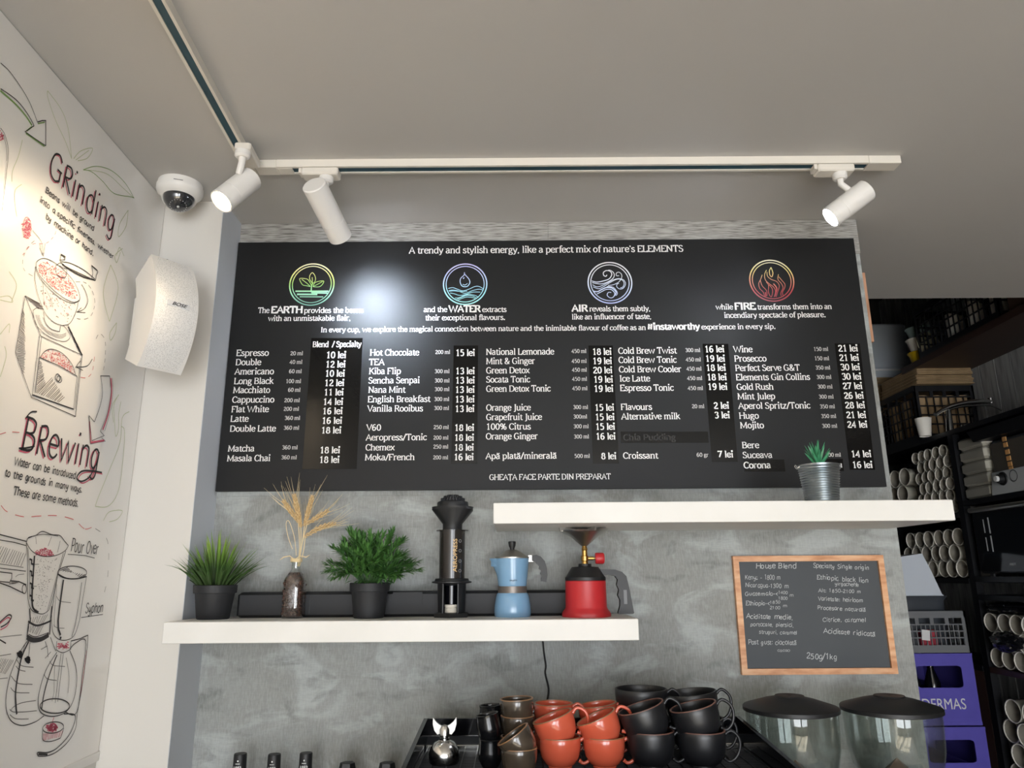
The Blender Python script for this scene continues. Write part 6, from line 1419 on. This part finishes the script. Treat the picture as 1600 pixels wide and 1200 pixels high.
def lumpy(name, loc, sc, m_, seed, amp=.25, lvl=3):
    bm_ = MB().ball((0, 0, 0), 1, 36, 24); vs = []
    for v in bm_.v:
        p = Vector(v); f = 1+amp*noise.noise(p*2.1+Vector((seed, 0, 0)))+amp*.5*noise.noise(p*5+Vector((0, seed, 0)))
        vs.append((p.x*sc[0]*f, p.y*sc[1]*f, p.z*sc[2]*f))
    bm_.v = vs; o = bm_.build(name, m_, None, smooth=True); o.location = loc; return o
P = Pb; tag(lumpy('black_bag_roll', (1.948, P.y, P.z), (.045, .075, .036), 'bagblack', 3), 'rolled shiny black plastic bag between the paper cups at the right picture edge', 'bag')
P = atX(1528, 945, 2.0); tag(lumpy('black_plastic_bag', (2.08, 1.36, 1.452), (.10, .085, .024), 'bagblack', 5, .25), 'crumpled black plastic bag right of the grey lattice crate under the oven', 'bag')
# oven
ov = empty('mini_oven', (2.0, 1.05, 1.5805), 'black mini oven with dark glass door on the rack', 'oven')
MB().box((2.012, .62, 1.592), (2.285, 1.415, 1.872), bev=.004).build('body', 'rack', ov, world=True)
MB().box((2.004, .62, 1.600), (2.0119, 1.41, 1.868)).build('door', 'blackgl', ov, world=True)
MB().box((2.0025, .70, 1.655), (2.0045, 1.375, 1.835)).build('door_glass', 'ovenglass', ov, world=True)
m = MB()
for z in (1.68, 1.755): m.box((2.0015, 1.300, z), (2.0028, 1.307, z+.066)); m.box((2.0015, 1.335, z+.004), (2.0028, 1.340, z+.06))
marks(m.build('inner_runners', 'silverp', ov, world=True))
MB().tube([(1.985, 1.39, 1.856), (1.985, .64, 1.856)], .011, 10).tube([(1.985, 1.38, 1.856), (2.006, 1.38, 1.856)], .006, 8).build('handle', 'steel', ov, world=True, smooth=True)
text_mesh('ARIETE', .013, 'silverp', 'maker_mark', ov, fr((0, 0, 0), (0, -1, 0), (0, 0, 1))).location = (.0035, .145, 1.628-1.5805)
for y_ in (.66, 1.37): 
    for x in (2.03, 2.26): MB().lathe([(.0001, 0), (.012, 0), (.012, .0112), (.0001, .0112)], 12, Tr(x, y_, 1.5805)).build('foot', 'blackpl', ov, world=True)
# toaster
to = empty('toaster_cabinet', (2.0, 1.0, 1.9055), 'silver-fronted countertop toaster with a row of orange toasts behind glass, on the black oven', 'toaster')
MB().box((2.03, .62, 1.9065), (2.28, 1.245, 2.135), bev=.006).build('body', 'darkgrey', to, world=True)
m = MB(); m.add([(2.0, .62, 1.907), (2.0, 1.245, 1.907), (2.03, 1.245, 1.907), (2.03, .62, 1.907), (2.012, .62, 2.0), (2.012, 1.245, 2.0), (2.03, 1.245, 2.0), (2.03, .62, 2.0)], [(3, 2, 1, 0), (4, 5, 6, 7), (0, 1, 5, 4), (1, 2, 6, 5), (2, 3, 7, 6), (3, 0, 4, 7)]); m.build('control_panel', 'silverp', to, world=True)
MB().box((2.02, .64, 2.002), (2.0285, 1.235, 2.12)).build('window', 'toastglass', to, world=True)
P = atX(1565, 748, 2.0); MB().lathe([(.0001, 0), (.028, 0), (.027, .004), (.018, .005), (.017, .022), (.0001, .023)], 24, fr((2.004, P.y, P.z), (0, -1, 0), (0, 0, 1)) if False else fr((2.006, P.y, P.z), (0, 1, 0), (0, 0, 1)) @ Rx(PI)).build('dial', 'blackpl', to, world=True, smooth=True)
MB().lathe([(.0001, 0), (.012, 0), (.0115, .012), (.0001, .012)], 20, fr((1.985, P.y, P.z), (0, -1, 0), (0, 0, 1))).build('dial_cap', 'label_white', to, world=True, smooth=True)
P = atX(1582, 743, 2.0); MB().lathe([(.021, 0), (.0225, .001), (.024, 0)], 28, fr((2.0035, P.y, P.z), (0, -1, 0), (0, 0, 1))).build('round_emblem', 'blackpl', to, world=True)
for i, (a, b) in enumerate(((1569, 686), (1571, 695), (1574, 706), (1576, 716), (1578, 725), (1580, 733))):  # amber blocks set in a row against the window face
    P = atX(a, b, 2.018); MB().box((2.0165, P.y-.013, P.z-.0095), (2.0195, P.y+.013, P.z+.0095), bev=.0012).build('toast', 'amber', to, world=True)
m = MB()
for z in (2.03, 2.075):
    for i in range(7): m.box((2.0175, .70+i*.03, z), (2.019, .705+i*.03, z+.022))
m.box((2.0175, .78, 2.005), (2.019, .785, 2.118)); marks(m.build('window_print', 'silverp', to, world=True))  # small silver bars laid over the window face
m = MB(); m.add([(1.985, .60, 2.14), (1.985, 1.29, 2.14), (2.28, 1.25, 2.136), (2.28, .60, 2.136), (1.97, .60, 2.185), (1.97, 1.30, 2.185), (2.28, 1.26, 2.185), (2.28, .60, 2.185)], [(3, 2, 1, 0), (4, 5, 6, 7), (0, 1, 5, 4), (1, 2, 6, 5), (2, 3, 7, 6), (3, 0, 4, 7)]); m.build('top_tray', 'rack', to, world=True)
for i in range(5):
    o = empty('napkin_pack', (2.01, 1.262, 1.9055+i*.054), ['bottom', 'second from the bottom', 'middle', 'fourth from the bottom', 'top'][i]+' cream paper pack in the wrapped pile between rack post and toaster', 'paper pack', group='cream paper packs beside the toaster')
    MB().box((0, 0, .001), (.24, .185, .0525), bev=.010).build('papers', 'cup', o)
    MB().box((-.002, -.0015, 0), (.242, .1865, .0535), bev=.011).build('plastic_wrap', 'wrap', o)
# on top of the rack
ct = crate('black_crate', .296, .37, .272, 'rack', 'black lattice crate on the rack top holding kraft cups', loc=(2.0, 1.71, 2.2265), nx=8, nz=4, band=.22)
rr = random.Random(4)
for i in range(12):
    o = MB().lathe([(.0001, 0), (.026, 0), (.0315, .12), (.0305, .12), (.033, .124), (.031, .135), (.0335, .14), (.0315, .15), (.034, .155), (.032, .17), (.0345, .175), (.035, .215), (.033, .215), (.025, .16), (.0001, .16)], 18).build('kraft_cup', 'kraft', None, smooth=True)
    o.location = (2.05+(i % 4)*.066, 1.76+(i//4)*.12, 2.2335+.004); tag(o, 'kraft cup stack in the rack-top black crate, %s row, %s from left' % (('front', 'middle', 'rear')[i//4], ('first', 'second', 'third', 'fourth')[i % 4]), 'cups', 'kraft cups in the black crate')
def bag(loc, s, rot, label, group, nm='kraft_bag_bundle'):
    o = empty(nm, loc, label, 'paper bags', rot=rot, group=group)
    n = 6
    for i in range(n):
        MB().box((rr.uniform(0, .006), rr.uniform(-.004, .004), s[2]*i/n+.0006), (s[0]-rr.uniform(0, .008), s[1]+rr.uniform(-.004, .004), s[2]*(i+1)/n-.0006), bev=min(.003, s[2]/n*.3)).build('paper_bag', 'kraft', o)
    return o
gk = 'kraft bag bundles above the black crate'
bag((2.0, 1.68, 2.5005), (.29, .36, .046), (0, 0, 0), 'flat bundle of kraft paper bags, lower one on the black crate', gk)
bag((2.003, 1.675, 2.5475), (.285, .36, .046), (0, 0, .0), 'flat bundle of kraft paper bags, upper one on the black crate', gk)
ct2 = crate('black_crate', .28, .30, .20, 'rack', 'smaller black lattice crate farther back on the rack top', loc=(2.0, 2.09, 2.2265), nx=8, nz=3, band=.25)
for i in range(5):
    bag((1.975+rr.uniform(-.01, .01), 2.09, 2.428+i*.044), (.25, .29, .042), (0, 0, rr.uniform(-.04, .04)), ['lowest', 'second', 'third', 'fourth', 'topmost'][i]+' kraft bag bundle in the rear heap beside the menu wall end', 'kraft bag bundles in the rear heap', 'kraft_bag_bundle')
o = MB(); r2 = random.Random(6)
for i in range(70): blade(o, (r2.uniform(-.06, .06), r2.uniform(-.03, .03), r2.uniform(0, .03)), (r2.uniform(-1, 1), r2.uniform(-1, .2), r2.uniform(0, .8)), .06, .006, .5, 4)
o = o.build('dried_plant', mat('faded_green', '#8a9478', .7)); o.location = (2.08, 2.2, 2.655); tag(o, 'faded green dried plant on the rear kraft bag heap', 'plant')
pcup = MB().lathe([(.0001, .004), (.025, .004), (.026, 0), (.0365, .084), (.038, .086), (.0365, .088), (.0355, .086), (.025, .006), (.0001, .006)], 30).build('paper_cup', 'cup', None, smooth=True)
P = atY(1446, 682, 1.62); pcup.location = (P.x, 1.62, 2.2265); tag(pcup, 'single white paper cup standing on the rack top before the black crate', 'cup')
tp = empty('chrome_tap', (atY(1482, 660, 1.50).x, 1.50, 2.2265), 'arched chrome tap standing on the rack top before the dark wood wall', 'tap')
I_ = lambda px_, py_, Y=1.50: atY(px_, py_, Y)
MB().tube(smoothpts([I_(1461, 648), I_(1478, 638), I_(1500, 631), I_(1525, 628), I_(1548, 627)], 6), [.010]*6+[.012]*19, 12).build('spout', 'chrome', tp, True, True)
MB().tube(smoothpts([I_(1478, 642), I_(1500, 636), I_(1525, 634), I_(1548, 634), I_(1565, 641)], 5), .004, 8).build('lever', 'chrome', tp, True, True)
b0 = Vector(tp.location); MB().tube([b0, I_(1481, 640)], [.016, .010], 14).tube([b0+Vector((.07, 0, 0)), b0+Vector((.07, 0, .03))], [.018, .014], 12).build('pillar', 'chrome', tp, True, True)
MB().tube([I_(1547, 622), I_(1549, 630)], [.012, .012], 10).build('tip', 'chrome', tp, True, True)
# plank shelf on the wood wall
o = MB().box((2.0, .665, 2.580), (2.298, 1.80, 2.612)).build('wall_shelf', 'wood_dark'); tag(o, 'dark brown shelf high on the storage wall, under the crate and bowls', 'shelf')
crate('black_crate', .27, .62, .25, 'rack', 'black lattice crate on the high brown shelf with white packs inside', loc=(2.01, 1.02, 2.6125), nx=8, nz=4, band=.18)
for i in range(6):
    o = MB().box((0, 0, 0), (.05, .028, .15+.02*(i % 2)), bev=.004).build('white_pack', 'cup'); o.location = (2.035+(i % 2)*.07, 1.08+i*.08, 2.619); tag(o, 'white pack in the high-shelf black crate, %s side, %s from the front' % (('left', 'right')[i % 2], ('first', 'second', 'third')[i//2]), 'pack', 'white packs in the high crate')
o = MB().box((0, 0, 0), (.25, .30, .30), bev=.003).build('cardboard_box', mat('dull_cardboard', '#6a5348', .8)); o.location = (2.03, .69, 2.6125); tag(o, 'dull brown cardboard box on the high brown shelf, at the right picture edge', 'box')
def bowl(name, m_, x, y_, z, r, h_, label):
    o = MB().lathe([(.0001, .0), (r*.7, .0), (r*.97, h_*.9), (r*1.06, h_), (r*1.06, h_+.003), (r*.93, h_*.92), (r*.66, .004), (.0001, .004)], 32).build(name, m_, None, smooth=True); o.location = (x, y_, z); tag(o, label, 'tub')
bowl('plastic_tub', 'yellow', 2.075, 1.725, 2.6125, .062, .058, 'yellow plastic tub on the left end of the high brown shelf')
bowl('plastic_tub', 'cup', 2.075, 1.725, 2.6745, .062, .066, 'white plastic tub in the middle of the tub stack on the high shelf')
bowl('plastic_tub', 'teal', 2.08, 1.725, 2.7445, .062, .055, 'pale teal plastic tub on top of the tub stack on the high shelf')
o = MB().lathe([(.0001, 0), (.07, 0), (.072, .004), (.0001, .006)], 32).build('cream_plate', mat('cream_plastic', '#b9b394', .5), None, smooth=True)
o.location = (2.075, 1.650, 2.69); o.rotation_euler = (math.radians(76), 0, .2); o.scale = (1, 1.08, 1); tag(o, 'cream plate leaning on edge between the tub stack and the black crate', 'plate')
cbn = empty('wall_cabinet', (2.06, 2.30, 2.68), 'pale enamel cabinet high on the far storage wall', 'cabinet')
MB().box((1.80, 2.12, 2.70), (2.24, 2.499, 2.97), bev=.012).build('body', 'cabinet', cbn, world=True)
MB().box((1.80, 2.10, 2.60), (2.235, 2.499, 2.697), bev=.004).build('lower_panel', 'cabinet', cbn, world=True)
MB().box((1.80, 2.095, 2.683), (2.236, 2.0999, 2.694)).build('trim_strip', 'label_white', cbn, world=True)
# dark box beside the middle cups
o = MB().box((0, 0, 0), (.26, .20, .14), bev=.003).build('black_box', 'bagblack'); o.location = (2.01, 2.08, 1.6885); tag(o, 'black box left of the cups on the middle rack shelf', 'box')
o = MB().box((0, 0, 0), (.27, .26, .115), bev=.003).build('cardboard_box', 'kraft'); o.location = (2.01, 2.07, 1.573); tag(o, 'flat kraft cardboard box under the black box on the middle rack shelf', 'box')
bpy.context.view_layer.update()
